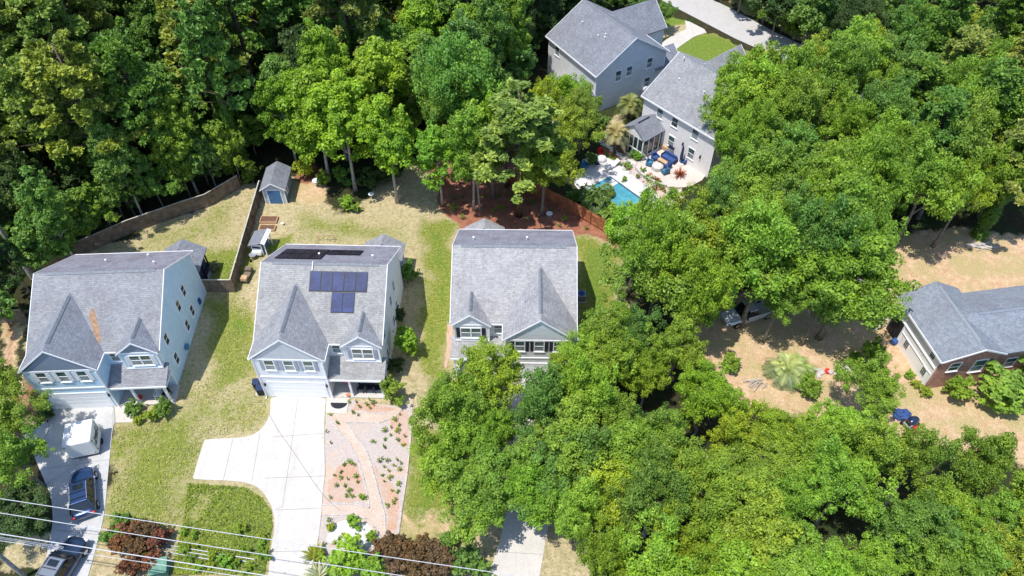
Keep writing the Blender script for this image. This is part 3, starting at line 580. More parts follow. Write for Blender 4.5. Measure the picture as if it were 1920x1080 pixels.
MB().slab([(1.36,-.1,2.0),(1.75,-.1,1.85),(1.75,2.2,1.85),(1.36,2.2,2.0)],.05).build('roof',M['trim'],co_)
def bed(px,lb):
    P=G(px); cx=sum(p[0] for p in P)/4; cy=sum(p[1] for p in P)/4; w=math.dist(P[0],P[1]); d=math.dist(P[1],P[2])
    o=thing('raised_bed',lb,'garden bed',(cx,cy,0),-.02,'raised beds behind the coop')
    f=MB(); f.box(-w/2,w/2,-d/2,-d/2+.07,0,.28).box(-w/2,w/2,d/2-.07,d/2,0,.28).box(-w/2,-w/2+.07,-d/2+.07,d/2-.07,0,.28).box(w/2-.07,w/2,-d/2+.07,d/2-.07,0,.28); f.build('board_frame',M['tan'],o)
    MB().box(-w/2+.07,w/2-.07,-d/2+.07,d/2-.07,0,.22).build('soil',M['soil'],o)
bed([(488,420),(520,420),(521,408),(491,408)],'brown raised garden bed nearer the blue shed'); bed([(486,435),(516,434),(518,424),(489,425)],'brown raised garden bed nearer the coop')
# ------------------------------------------------------------ fences
def fence(label,px,h=1.83,board='oldwood',cap='paleboard',world=False,name='wooden_fence',side=1,bw=.14):
    P=px if world else G(px); o=thing(name,label,'fence',(P[0][0],P[0][1],0)); ox,oy=P[0]
    for a,b_ in zip(P[:-1],P[1:]):
        L=math.dist(a,b_); an=math.atan2(b_[1]-a[1],b_[0]-a[0]); c,s=math.cos(an),math.sin(an); mb=MB(); n=max(1,int(L/(bw+.01)))
        for i in range(n):
            t_=(i+.5)*L/n; hh=h+random.uniform(-.015,.015); mb.rbox(a[0]-ox+c*t_+random.uniform(-.006,.006)*s,a[1]-oy+s*t_,.03,L/n-.012,.022,hh-.03,an)
        mb.build('board_panel',M[board],o)
        rl=MB(); rl.rbox((a[0]+b_[0])/2-ox-s*.04*side,(a[1]+b_[1])/2-oy+c*.04*side,.35,L,.05,.09,an); rl.rbox((a[0]+b_[0])/2-ox-s*.04*side,(a[1]+b_[1])/2-oy+c*.04*side,h-.35,L,.05,.09,an); rl.build('rail',M[board],o)
        if cap: MB().rbox((a[0]+b_[0])/2-ox,(a[1]+b_[1])/2-oy,h+.005,L,.12,.04,an).build('cap_rail',M[cap],o)
        k=max(1,int(round(L/2.4)))
        for i in range(k+1):
            t_=L*i/k; MB().rbox(a[0]-ox+c*t_-s*.09*side,a[1]-oy+s*t_+c*.09*side,0,.1,.1,h+.03,an).build('post',M[board],o)
    return o
fence('weathered fence dividing the left and middle back yards, from the shed to the corner',[(493,362),(440,548)],side=1)
fence('short weathered fence panel closing the gap beside the pale blue house',[(440,548),(386,548)],side=-1)
fence('long weathered fence along the edge of the dark woods behind the left house',[(452,352),(392,388),(350,401),(248,437),(178,468),(102,497),(30,522)],cap='paleboard',side=-1)
fence('weathered fence at the far left running down beside the woods',[(30,522),(12,560),(-6,604)],side=-1,cap=None)
fence('short weathered fence section joining the left wall of the pale blue house',[(-6,606),(52,604)],side=1)
fence('reddish cedar privacy fence between the mulch bed and the pool',[(955,344),(985,358),(1074,401),(1140,440),(1174,472)],board='cedar',cap=None,side=-1)
fence('short cedar fence between the two houses behind the pool',[(1172,204),(1196,221)],board='cedar',cap=None)
# ------------------------------------------------------------ paving
c4=G([(104,764),(214,757)])
sheet('driveway',[(104,762),(214,758),(216,793),(212,800),(203,887),(197,960),(183,1020),(160,1100),(78,1100),(90,1030),(100,980),(97,933),(80,893),(62,850),(42,813),(77,800)],M['conc1'],.05,1)
sheet('front_walk',[(215,757),(251,757),(249,792),(217,793)],M['conc'],.054)
sheet('driveway',[(508,741),(612,743),(609,773),(608,820),(610,887),(605,927),(603,960),(597,1013),(578,1090),(502,1090),(508,1030),(515,990),(515,970),(509,948),(495,925),(482,913),(466,906),(440,902),(364,899),(362,895),(382,829),(386,824),(450,821),(470,818),(488,807),(500,792),(507,775)],M['conc'],.05,1)
sheet('front_walk',[(613,745),(656,745),(650,775),(611,775)],M['conc'],.054)
sheet('driveway',[(950,684),(1082,684),(1072,760),(1042,900),(1029,980),(1010,1090),(914,1090),(938,1010),(952,950),(965,800)],M['conc'],.05)
dj=[[(559,745),(545,850),(530,950),(517,955)],[(508,820),(608,813)],[(495,897),(608,893)],[(516,957),(603,953)],[(437,823),(419,901)],[(488,812),(472,905)],[(509,1035),(590,1033)]]
for l in dj: strip('expansion_joint',l,.035,.05,.054,M['joint'])
for l in [[(213,757),(212,800)],[(82,880),(206,862)],[(150,870),(80,912)],[(95,800),(78,840)],[(186,1003),(108,995)],[(100,930),(200,918)]]: strip('expansion_joint',l,.035,.05,.054,M['joint'])
for l in [[(930,1035),(1018,1040)],[(960,830),(1055,830)]]: strip('expansion_joint',l,.03,.05,.054,M['joint'])
mt=thing('doormat','dark half-round doormat on the walk in front of the middle house porch','doormat',(*g(636,756),.055),-.03)
MB().prism([(math.cos(a)*.75,-math.sin(a)*.62) for a in [math.pi*i/14 for i in range(15)]],0,.02).build('mat',M['black'],mt)
hose=[(505,777),(520,805),(545,840),(572,880),(592,910),(607,930),(622,945),(638,958)]
tag(MB().tube([(*p,.075) for p in smoothpoly(G(hose),0)],.016,5).build('garden_hose',M['joint']),'thin dark cable curving across the widest pale driveway','cable')
# front garden between driveways
sheet('gravel_bed',[(611,777),(650,777),(658,750),(745,763),(762,745),(775,750),(771,800),(764,887),(753,960),(746,1015),(735,1060),(590,1060),(598,1013),(604,960),(606,927),(611,887),(609,820)],M['gravel'],.03,0,jag=.04)
sheet('bark_path',[(612,778),(660,772),(723,777),(747,763),(762,743),(768,754),(742,783),(713,793),(650,793),(687,847),(698,877),(711,927),(722,967),(723,1012),(716,1010),(703,990),(687,973),(660,966),(604,966),(604,947),(663,946),(693,953),(690,933),(683,900),(673,867),(657,835)],M['path'],.045)
for px,lab in (([(640,870),(668,868),(676,890),(690,940),(660,942),(612,940),(618,905)],''),([(700,868),(716,890),(735,905),(748,930),(744,990),(727,1005),(727,965),(716,930)],''),([(725,775),(766,770),(766,838),(745,830),(735,800)],''),([(665,752),(742,766),(720,774),(662,770)],'')):
    sheet('mulch_patch',px,M['mulcho'],.038,2,jag=.12)
sheet('sand_patch',[(625,985),(650,975),(688,982),(708,1000),(705,1022),(680,1030),(640,1020),(612,1015)],M['sand'],.04,2,jag=.1)
sheet('mulch_patch',[(838,608),(850,608),(846,650),(838,690),(833,690),(837,650)],M['mulcho'],.02,1,jag=.08)
for l in [[(612,778),(657,835),(673,867),(683,900),(690,933),(693,953)],[(650,793),(687,847),(698,877),(711,927),(722,967),(723,1012)],[(650,793),(713,793),(740,783),(767,754)],[(604,947),(663,946),(693,953)],[(604,966),(660,966),(687,973),(703,990),(716,1010)],[(772,800),(764,887),(753,960),(746,1012)],[(660,772),(723,777)]]:
    strip('stone_edging',l,.09,.03,.1,M['rock'])
# back street and its driveway
road=[(14,125),(19.5,125),(31.7,112.3),(40.35,100.1),(52,88),(75,72),(100,60),(94,54),(70,64),(47,81),(38.5,96.5),(35,97.5),(23.4,112.3)]
sheet('road',road,M['asph'],.04,1,world=True)
sheet('driveway',[(1283,36),(1330,60),(1303,68),(1285,80),(1262,97),(1243,103),(1236,92),(1243,78),(1270,62),(1288,54)],M['conc'],.05,1)
sheet('driveway',[(1440,90),(1480,100),(1470,150),(1420,170)],M['conc'],.05)
sheet('patio',[(1000,195),(1040,115),(1125,165),(1092,250),(1000,262),(940,240),(950,205)],M['patio'],.05)
# ------------------------------------------------------------ pool terrace
sheet('pool_deck',[(1092,300),(1125,290),(1160,306),(1243,378),(1222,402),(1190,410),(1150,402),(1100,375),(1076,345)],M['deck'],.06,0,depth=.1)
sheet('patio',[(1190,318),(1200,300),(1225,272),(1262,256),(1322,312),(1322,335),(1290,352),(1250,350),(1215,334)],M['patio'],.056,1)
sheet('rock_garden',[(1160,306),(1175,285),(1203,290),(1192,318),(1218,338),(1260,354),(1280,352),(1260,388),(1243,378)],M['gravel'],.04,1,jag=.08)
sheet('bed',[(1120,250),(1175,262),(1200,290),(1165,300),(1140,290)],M['soil'],.03,1)
pa=Vector(g(1144.2,331));pb=Vector(g(1219.4,384.7));pc=Vector(g(1134.4,347.8)); u_=(pb-pa).normalized(); w_=Vector((-u_.y,u_.x)); 
if w_.dot(pc-pa)<0: w_=-w_
Lp=(pb-pa).length; Wp=3.3
pool=thing('swimming_pool','rectangular blue swimming pool with steps at one end and white coping','swimming pool',(pa.x,pa.y,0))
def uv(a,b_): q=u_*a+w_*b_; return (q.x,q.y)
MB().prism([uv(0,0),uv(Lp,0),uv(Lp,Wp),uv(0,Wp)],.0,.075).build('water',M['water'],pool)
cpg=MB()
for a0,a1,b0,b1 in ((-.4,Lp+.4,-.45,-.0),(-.4,Lp+.4,Wp,Wp+.4),(-.4,0,0,Wp),(Lp,Lp+.4,0,Wp)): cpg.prism([uv(a0,b0),uv(a1,b0),uv(a1,b1),uv(a0,b1)],.0,.115)
cpg.build('coping',M['deck'],pool)
for k in range(2): MB().prism([uv(.5+.55*k,.15),uv(.95+.55*k,.15),uv(.95+.55*k,1.25),uv(.5+.55*k,1.25)],.0,.079).build('step',M['deck'],pool)
MB().prism([uv(.02,.05),uv(Lp-.02,.05),uv(Lp-.02,.2),uv(.02,.2)],.0,.078).build('tile_band',M['navy'],pool)
spa=thing('spa_pool','small raised square spa with white rim next to the pool','spa',(*uv(2.2,Wp+.25),0)); spa.location=(pa.x+uv(2.0,Wp+.2)[0],pa.y+uv(2.0,Wp+.2)[1],0)
MB().prism([uv(.4,.4),uv(2.5,.4),uv(2.5,2.1),uv(.4,2.1)],0,.42).build('water',M['water'],spa)
cpg=MB()
for a0,a1,b0,b1 in ((0,2.9,0,.4),(0,2.9,2.1,2.5),(0,.4,.4,2.1),(2.5,2.9,.4,2.1)): cpg.prism([uv(a0,b0),uv(a1,b0),uv(a1,b1),uv(a0,b1)],0,.55)
cpg.build('rim',M['deck'],spa)
for i,(a,b_) in enumerate([(1150.7,283.6),(1160.4,290),(1168.8,296.6),(1177,302),(1138.7,258),(1126,266),(1133,272),(1143,277)]):
    p=g(a,b_); o=MB().rbox(0,0,0,.8,.55,.09,-.6).build('stepping_stone',M['deck'],loc=(*p,0)); tag(o,['pale square stepping stone in the dark bed leading from the palm to the patio','pale square stepping stone beside the palm trunk'][i>3],'stepping stone','stepping stones by the sunroom')
o=MB().cyl(0,0,0,.1,.5,n=18).build('stepping_stone',M['deck'],loc=(*g(1184.5,307.6),0)); tag(o,'round pale stone at the end of the stepping stone row','stepping stone')
# furniture builders (origin at ground, facing -y)
def chair(label,px,rz_,m,group=None,s=1.):
    a=thing('armchair',label,'chair',(*g(*px),.06),rz_,group,s)
    MB().box(-.33,.33,-.33,.3,.2,.42).build('seat',M[m],a,.04); MB().slab([(-.33,.22,.9),(.33,.22,.9),(.33,.36,.95),(-.33,.36,.95)],.55).build('backrest',M[m],a,.03)
    MB().box(-.42,-.335,-.33,.34,.2,.6).build('arm',M[m],a); MB().box(.335,.42,-.33,.34,.2,.6).build('arm',M[m],a)
    for x in (-.36,.32):
        for y in (-.3,.28): MB().box(x,x+.05,y,y+.05,0,.2).build('leg',M['black'],a)
    return a
chair('blue armchair on the patio, the one nearest the sunroom corner',(1228,300),.5,'blue'); chair('teal armchair at the left rim of the round fire pit',(1217,310),1.1,'teal')
chair('teal armchair in front of the fire pit, nearest the rock garden',(1247,326),3.6,'teal'); chair('blue armchair between the sofa and the fire pit front',(1251,316),3.9,'blue'); chair('bright blue armchair at the foot of the closed parasol',(1281,306),-.8,'blue')
so=thing('patio_sofa','long blue cushioned sofa on the patio beside the orange table','sofa',(*g(1254,301),.06),math.radians(-47))
MB().box(-.9,.9,-.35,.3,.08,.42).build('seat',M['blue'],so,.04); MB().box(-.9,.9,.24,.42,.42,.85).build('backrest',M['blue'],so,.05); MB().box(-1.02,-.9,-.35,.42,.08,.6).build('arm',M['navy'],so); MB().box(.9,1.02,-.35,.42,.08,.6).build('arm',M['navy'],so)
tb=thing('coffee_table','low orange wooden table between sofa and fire pit','table',(*g(1242,307),.06),math.radians(-47)); MB().box(-.65,.65,-.28,.28,.36,.42).build('tabletop',M['tan'],tb)
for x in (-.6,.52):
    for y in (-.25,.18): MB().box(x,x+.07,y,y+.07,0,.36).build('leg',M['tan'],tb)
fp=thing('fire_pit','round pale stone fire pit in the middle of the patio','fire pit',(*g(1232,317),.056)); MB().cyl(0,0,0,.45,.7,.66,24).build('stone_ring',M['rock'],fp); MB().cyl(0,0,.45,.52,.5,.45,20).build('lid',M['deck'],fp); MB().box(-.05,.25,.05,.3,.52,.6).build('lid_handle',M['white'],fp)
um=thing('parasol','closed navy parasol standing by the house wall','parasol',(*g(1275,308),.056)); MB().cyl(0,0,0,2.75,.03,n=8).build('pole',M['grey'],um); MB().tube([(0,0,.75),(0,0,1.2),(0,0,2.4),(0,0,2.7)],[.17,.2,.12,.02],9).build('canopy',M['navy'],um); MB().box(-.35,.35,-.35,.35,0,.1).build('base',M['deck'],um)
gl=thing('barbecue_grill','dark barbecue grill against the beige house wall','grill',(*g(1258,289),.056),math.radians(-50)); MB().box(-.45,.45,-.28,.28,.15,.85).build('cabinet',M['grey'],gl); MB().xprism([(-.28,.86),(.28,.86),(.2,1.2),(-.1,1.22)],-.42,.42).build('lid',M['black'],gl,.03)
for x in (-.4,.4): MB().cyl(x,0,0,.14,.07,n=8).build('wheel',M['black'],gl)
pl=thing('planter_box','orange wooden planter box with green herbs by the house wall','planter',(*g(1249,283),.056),math.radians(-50)); MB().box(-.8,.8,-.25,.25,.15,.6).build('box',M['tan'],pl)
pot=thing('plant_pot','grey pot with a spiky grey plant at the sunroom corner','plant pot',(*g(1205,300),.05)); MB().tube([(0,0,0),(0,0,.4),(0,0,.5)],[.18,.28,.3],12).build('pot',M['grey'],pot)
rl=thing('deck_railing','white slatted railing in front of the sunroom doors','railing',(*g(1204,292),.05),math.radians(39.5))
q=MB(); q.box(0,4.,-.03,.03,.85,.92); q.box(0,4.,-.03,.03,.1,.15)
for i in range(21): q.box(i*.195,i*.195+.04,-.015,.015,.15,.85)
q.build('rail',M['white'],rl)
def lounger(label,px,rz_,cush):
    a=thing('sun_lounger',label,'sun lounger',(*g(*px),.06),rz_,None)
    MB().box(-.33,.33,-.95,.3,.24,.3).build('frame',M['white'],a); MB().box(-.28,.28,-.93,.3,.3,.37).build('cushion',M[cush],a,.02)
    MB().slab([(-.28,.3,.38),(.28,.3,.38),(.28,.95,.75),(-.28,.95,.75)],.08).build('backrest',M[cush],a); 
    for x in (-.31,.26):
        for y in (-.9,.2): MB().box(x,x+.05,y,y+.05,0,.24).build('leg',M['white'],a)
    return a
lounger('white sun lounger with blue cushion at the back of the pool deck',(1115,306),.35,'navy'); lounger('all-white curved sun lounger near the rock garden',(1147,314),-1.0,'white')
lounger('white sun lounger at the far left of the pool deck',(1092,352),.9,'white'); 
dk=thing('covered_seat','white covered round seat between the two loungers','seat',(*g(1128,302),.06)); MB().tube([(0,0,0),(0,0,.35),(0,0,.55),(0,0,.6)],[.55,.55,.45,.2],14).build('cover',M['white'],dk)
chair('red armchair at the far edge of the pool deck',(1126,290),.2,'red',s=.9)
chair('pale blue armchair at the left edge of the pool deck under the trees',(1096,316),.9,'teal')
tl=chair('small teal float chair at the near corner of the pool',(1182,390),2.,'teal')
# rocks in the rock garden
for i in range(38):
    a=random.uniform(0,1);p0=Vector(g(1168,312)).lerp(Vector(g(1262,372)),a); x=p0.x+random.uniform(-1.,1.2);y=p0.y+random.uniform(-.6,1.2)
    s_=random.uniform(.12,.32); o=MB().ell((0,0,s_*.3),(s_,s_*.8,s_*.55),8,5,.35).build('garden_rock',M['rock'] if i%3 else M['terra'],loc=(x,y,.04)); tag(o,'pale rounded rock in the rock garden above the pool' if i%3 else 'rusty red rock in the rock garden above the pool','rock','rocks in the rock garden')
wall_=[(1193,318),(1200,327),(1212,336),(1228,345),(1247,351)]
o=MB(); P=G(wall_)
for a,b_ in zip(P[:-1],P[1:]): o.rbox((a[0]+b_[0])/2,(a[1]+b_[1])/2,.0,math.dist(a,b_)+.12,.28,.42,math.atan2(b_[1]-a[1],b_[0]-a[0]))
tag(o.build('retaining_wall',M['rock'],bevel=.03),'low curved pale stone wall between patio and rock garden','wall')
for k in range(3):
    p=g(1262+k*4,352+k*9); tag(MB().rbox(0,0,0,1.5,.5,.14+.1*(2-k),-.1).build('garden_step',M['patio'],loc=(*p,0)),['pale stone garden step at the patio edge, the uppermost','pale stone garden step in the middle of the three','pale stone garden step nearest the pool'][k],'step','steps down from the patio')
# ------------------------------------------------------------ yard odds and ends
bb=thing('bird_bath','white round bird bath on a post at the edge of the woods near the shed','bird bath',(*g(595,349),0)); MB().cyl(0,0,0,.75,.06,n=8).build('post',M['grey'],bb); MB().tube([(0,0,.72),(0,0,.8),(0,0,.86)],[.15,.42,.45],18).build('bowl',M['white'],bb)
bb2=thing('bird_bath','white bird bath on a thin post beside the leafy shrub in the back yard','bird bath',(*g(697,372),0)); MB().cyl(0,0,0,.6,.05,n=8).build('post',M['white'],bb2); MB().tube([(0,0,.58),(0,0,.64),(0,0,.7)],[.1,.3,.32],16).build('bowl',M['white'],bb2)
bb3=thing('birdfeeder','white and dark well cover disc on the red mulch near the cedar fence','well cover',(*g(1030,405),0)); MB().cyl(0,0,0,.35,.3,n=16).build('riser',M['grey'],bb3); MB().cyl(0,0,.35,.4,.36,n=16).build('cap',M['white'],bb3)
bb3.name='well_cover'
bk=thing('bucket','small white bucket on the lawn beside the raised beds','bucket',(*g(530,422),0)); MB().tube([(0,0,0),(0,0,.3)],[.14,.18],14).build('pail',M['white'],bk); MB().tube([(-.17,0,.3),(0,0,.42),(.17,0,.3)],.012,5).build('handle',M['grey'],bk)
wb=thing('wheelbarrow','grey wheelbarrow standing below the coop','wheelbarrow',(*g(476,484),0),-.3); MB().tube([(0,0,.25),(0,0,.55)],[.22,.4],10).build('tray',M['grey'],wb); MB().tube([(-.04,-.55,.18),(.04,-.55,.18)],.18,12).build('wheel',M['tyre'],wb)
for x in (-.22,.22): MB().tube([(x*.4,-.5,.2),(x,.1,.3),(x*1.2,.8,.5)],.02,5).build('handle',M['tan'],wb)
bn=thing('garden_bench','old brown bench with clutter on it beside the dividing fence','bench',(*g(465,520),0),-.12); MB().box(-.35,.35,-1.,.95,.4,.5).build('seat',M['oldwood'],bn); MB().box(-.3,.3,-.95,-.4,.5,.75).build('crate',M['tan'],bn); MB().box(-.3,.3,.3,.85,.5,.8).build('crate',M['oldwood'],bn)
for x in (-.32,.25):
    for y in (-.95,.85): MB().box(x,x+.08,y,y+.08,0,.4).build('leg',M['oldwood'],bn)
sf=thing('sawhorse','rusty metal sawhorse frame on the tan grass behind the solar roof house','sawhorse',(*g(612,452),0)); MB().tube([(-.9,0,.7),(.9,.1,.75)],.035,6).build('beam',M['rust'],sf)
for x,y in ((-.9,-.3),(-.9,.3),(.9,-.25),(.9,.35)): MB().tube([(x,0.05,.7),(x,y,0)],.025,5).build('leg',M['rust'],sf)
for px,lb in (((484,727),'black wheeled rubbish bin against the garage wall of the solar roof house, the farther one'),((491,738),'black wheeled rubbish bin nearest the wide pale driveway')):
    p=g(*px); a=thing('rubbish_bin',lb,'rubbish bin',(p[0],p[1],0),.1,'bins beside the garage'); MB().rbox(0,0,.06,.5,.55,.85,0,1.15).build('body',M['black'],a,.03); MB().rbox(0,0,.93,.64,.7,.07).build('lid',M['navy'],a,.03)
    for x in (-.25,.25): MB().tube([(x-.03,.26,.1),(x+.03,.26,.1)],.1,10).build('wheel',M['tyre'],a)
sheet('bin_pad',[(479,742),(500,742),(497,712),(483,712)],M['conc'],.03)
# porch furniture H2 and H1
def hloc(h,x,y,z=.16):
    v=Matrix.Rotation(h.rotation_euler[2],4,'Z')@Vector((x,y,z)); return (h.location[0]+v.x,h.location[1]+v.y,z)
def rocker(label,pos,rz_,m,group=None):
    a=thing('porch_chair',label,'chair',pos,rz_,group); MB().box(-.28,.28,-.28,.28,.36,.42).build('seat',M[m],a)
    b_=MB()
    for i in range(5): b_.box(-.27+i*.12,-.2+i*.12,.25,.3,.42,1.1)
    b_.box(-.3,.3,.25,.31,1.05,1.12); b_.build('backrest',M[m],a)
    for x in (-.32,.27): MB().box(x,x+.05,-.3,.3,.6,.64).box(x,x+.05,-.3,-.25,.05,.6).box(x,x+.05,.25,.3,.05,.6).tube([(x+.025,-.42,.06),(x+.025,0,.02),(x+.025,.42,.08)],.02,5).build('rocker_side',M[m],a)
for i,x in enumerate((8.7,9.45,10.2)): rocker('black rocking chair on the solar roof house porch, '+['the one nearest the front door','the middle of three','the one nearest the big shrub'][i],hloc(H2,x,.95),-.2+.25*i,'black','rocking chairs on the middle porch')
rocker('white chair on the porch of the pale blue left house',hloc(H1,9.6,.9),.1,'white'); rocker('dark rocking chair on the porch of the pale blue left house',hloc(H1,10.2,1.0),-.3,'black')
fpot=thing('flower_pot','red flower pot at the porch post of the solar roof house','flower pot',(*g(654,744),.03)); MB().tube([(0,0,0),(0,0,.3)],[.13,.2],12).build('pot',M['terra'],fpot)
pk=thing('flower_basket','round reddish flower basket beside the front door of the solar roof house','flower basket',hloc(H2,7.4,1.6)); MB().tube([(0,0,0),(0,0,.4)],[.2,.3],12).build('pot',M['terra'],pk); MB().ell((0,0,.5),(.35,.35,.22),10,6,.4).build('flowers',M['red'],pk)
fl2=thing('flower_pot','pink flower pot on the pale blue house porch','flower pot',hloc(H1,7.9,.8)); MB().tube([(0,0,0),(0,0,.3)],[.15,.2],12).build('pot',M['red'],fl2)
# right yard
tk=thing('blue_barrel','bright blue barrel on its side at the corner of the white wall','barrel',(*g(1676,643),0),.5); MB().tube([(-.4,0,.3),(-.2,0,.3),(.2,0,.3),(.4,0,.3)],[.27,.31,.31,.27],14).build('drum',M['blue'],tk)
# lawn tractor / grill under cover
lt=thing('ride_on_mower','dark ride-on mower with round black hood on the dirt yard','mower',(*g(1706,797),0),.5)
MB().ell((.1,0,.62),(.62,.42,.35),14,8).build('hood',M['cardark'],lt,smooth=True); MB().box(-.75,-.2,-.35,.35,.35,.6).build('body',M['grey'],lt,.05); MB().box(-.7,-.45,-.25,.25,.6,1.0).build('seat',M['black'],lt,.04)
MB().box(-.35,.35,-.6,.6,.15,.28).build('cutting_deck',M['red'],lt,.04)
for x,y,r_ in ((-.5,-.45,.28),(-.5,.45,.28),(.5,-.4,.2),(.5,.4,.2)): MB().tube([(x,y-.09,r_),(x,y+.09,r_)],r_,14).build('wheel',M['tyre'],lt)
tp=thing('tarp','crumpled blue tarpaulin heap under the tree edge beside the mower','tarp',(*g(1690,780),0)); MB().ell((0,0,.2),(.8,.6,.45),14,8,.35).build('cloth',M['blue'],tp)
jk=thing('junk_pile','pale heap of yard junk with a red tub left of the round bush','junk pile',(*g(1553,703),0))
for i in range(6): MB().rbox(random.uniform(-1.,1.),random.uniform(-.6,.6),0,random.uniform(.3,.9),random.uniform(.2,.5),random.uniform(.08,.3),random.uniform(0,3)).build('board',M['rock'],jk)
MB().tube([(0,.3,0),(0,.3,.25)],[.25,.3],12).build('tub',M['red'],jk)
w2=thing('wading_pool','round pale birdbath-like tub on the dirt beside the round bush','tub',(*g(1583,694),0)); MB().tube([(0,0,0),(0,0,.22),(0,0,.25)],[.4,.5,.52],18).build('tub',M['rock'],w2)
db=thing('branch_pile','heap of dry pale branches on the dirt near the broad palm','branch pile',(*g(1418,722),0)); q=MB()
for i in range(16): a=random.gauss(.5,.35); L=random.uniform(.3,.9); bx_,by_=random.uniform(-.7,.7),random.uniform(-.4,.4); q.tube([(bx_-math.cos(a)*L,by_-math.sin(a)*L,.05+.02*i),(bx_+math.cos(a)*L,by_+math.sin(a)*L,.08+.02*i)],.03,5)
q.build('branches',M['rock'],db)
db2=thing('branch_pile','heap of bleached logs at the far edge of the dirt clearing','branch pile',(*g(1835,462),0)); q=MB()
for i in range(12): a=random.uniform(-.5,.6); L=random.uniform(.6,1.5); x,y=random.uniform(-.8,.8),random.uniform(-.4,.4); q.tube([(x-math.cos(a)*L,y-math.sin(a)*L,.08),(x+math.cos(a)*L,y+math.sin(a)*L,.2)],.06,5)
q.build('logs',M['rock'],db2)
# ------------------------------------------------------------ vehicles
def suv(label,loc,rz_,paint,L=4.7,W=1.9,Hh=1.7,roofm=None,sunroof=True):
    # +y is the front
    a=thing('parked_car',label,'car',loc,rz_); st=[]
    prof=[(-L/2,.72,.42,.86),(-L/2+.1,.9,.32,1.0),(-L/2+.6,.97,.28,1.05),(-.9,1.,.25,1.04),(.4,1.,.25,1.02),(1.15,.99,.27,1.0),(L/2-.75,.95,.28,.95),(L/2-.3,.86,.32,.86),(L/2-.04,.66,.4,.72)]
    v=[];f=[]; 
    for y,k,zb,zt in prof:
        hw=W/2*k
        v+=[(-hw*.85,y,zb),(-hw,y,zb+.2),(-hw,y,zt-.2),(-hw*.92,y,zt-.03),(-hw*.5,y,zt+.02),(hw*.5,y,zt+.02),(hw*.92,y,zt-.03),(hw,y,zt-.2),(hw,y,zb+.2),(hw*.85,y,zb)]
    n=10
    for i in range(len(prof)-1):
        for k in range(n): f.append((i*n+k,i*n+(k+1)%n,(i+1)*n+(k+1)%n,(i+1)*n+k))
    f.append(tuple(range(n))[::-1]); f.append(tuple((len(prof)-1)*n+k for k in range(n)))
    MB().add(v,[q[::-1] for q in f]).build('body',M[paint],a,smooth=True,sub=2)
    b0,b1,t0,t1=-L/2+.3,1.0,-L/2+.8,.3; wb_,wt=W/2*.92,W/2*.70; zb,zt=.98,Hh-.04
    gv=[(-wb_,b0,zb),(wb_,b0,zb),(wb_,b1,zb),(-wb_,b1,zb),(-wt,t0,zt),(wt,t0,zt),(wt,t1,zt),(-wt,t1,zt)]
    MB().add(gv,[(3,2,1,0),(4,5,6,7),(0,1,5,4),(1,2,6,5),(2,3,7,6),(3,0,4,7)]).build('windows',M['cglass'],a,.06)
    rp=MB().add([(-wt-.03,t0-.06,zt-.02),(wt+.03,t0-.06,zt-.02),(wt+.03,t1+.04,zt-.03),(-wt-.03,t1+.04,zt-.03),(-wt+.06,t0,zt+.05),(wt-.06,t0,zt+.05),(wt-.06,t1-.05,zt+.05),(-wt+.06,t1-.05,zt+.05)],[(3,2,1,0),(4,5,6,7),(0,1,5,4),(1,2,6,5),(2,3,7,6),(3,0,4,7)]).build('roof',M[roofm or paint],a,.05)
    for s in (-1,1):
        for (yb_,yt_) in ((b1,t1),(b0,t0),(-.1,-.15),(-1.05,-1.07)):
            MB().tube([(s*(wb_+.005),yb_,zb+.02),(s*(wt+.01),yt_,zt)],.04,5).build('pillar',M[paint],a)
    if sunroof: MB().box(-.4,.4,-.4,.1,zt+.045,zt+.062).build('sunroof',M['cglass'],a)
    for s in (-1,1):
        MB().tube([(s*(wt-.04),t0+.1,zt+.1),(s*(wt-.04),t1-.15,zt+.1)],.025,6).tube([(s*(wt-.04),t0+.12,zt+.1),(s*(wt-.04),t0+.12,zt+.03)],.02,5).tube([(s*(wt-.04),t1-.2,zt+.1),(s*(wt-.04),t1-.2,zt+.03)],.02,5).build('roof_rail',M['grey'],a)
        MB().rbox(s*(W/2+.1),.75,.98,.2,.1,.14).build('mirror',M[paint],a,.03)
        MB().rbox(s*W*.33,L/2-.2,.62,.34,.22,.16,-s*.25).build('headlight',M['white'],a,.04)
        MB().rbox(s*W*.38,-L/2+.06,.72,.26,.14,.2,s*.15).build('tail_light',M['red'],a,.03)
    for y in (-1.2,-.62): MB().box(-wt+.06,wt-.06,y,y+.06,zt+.09,zt+.12).build('roof_bar',M['black'],a)
    for s in (-1,1):
        for y in (-L/2+.95,L/2-.95):
            w=MB().tube([(s*(W/2-.2),y,.35),(s*(W/2+.015),y,.35)],.35,18).build('wheel',M['tyre'],a); MB().tube([(s*(W/2+.016),y,.35),(s*(W/2+.025),y,.35)],.21,14).build('rim',M['rim'],w)
    return a
p=g(*(60+332/3.485,770+545/3.485)); suv('bright blue car with roof rails parked behind the white trailer',(*g(155,921,.8),.05),math.radians(23),'carblue')
suv('dark navy car with a grey roof rack at the bottom of the left driveway',(-33.95,22.75,.05),math.radians(-12),'cardark',4.9,1.95,1.75,roofm='carroof')
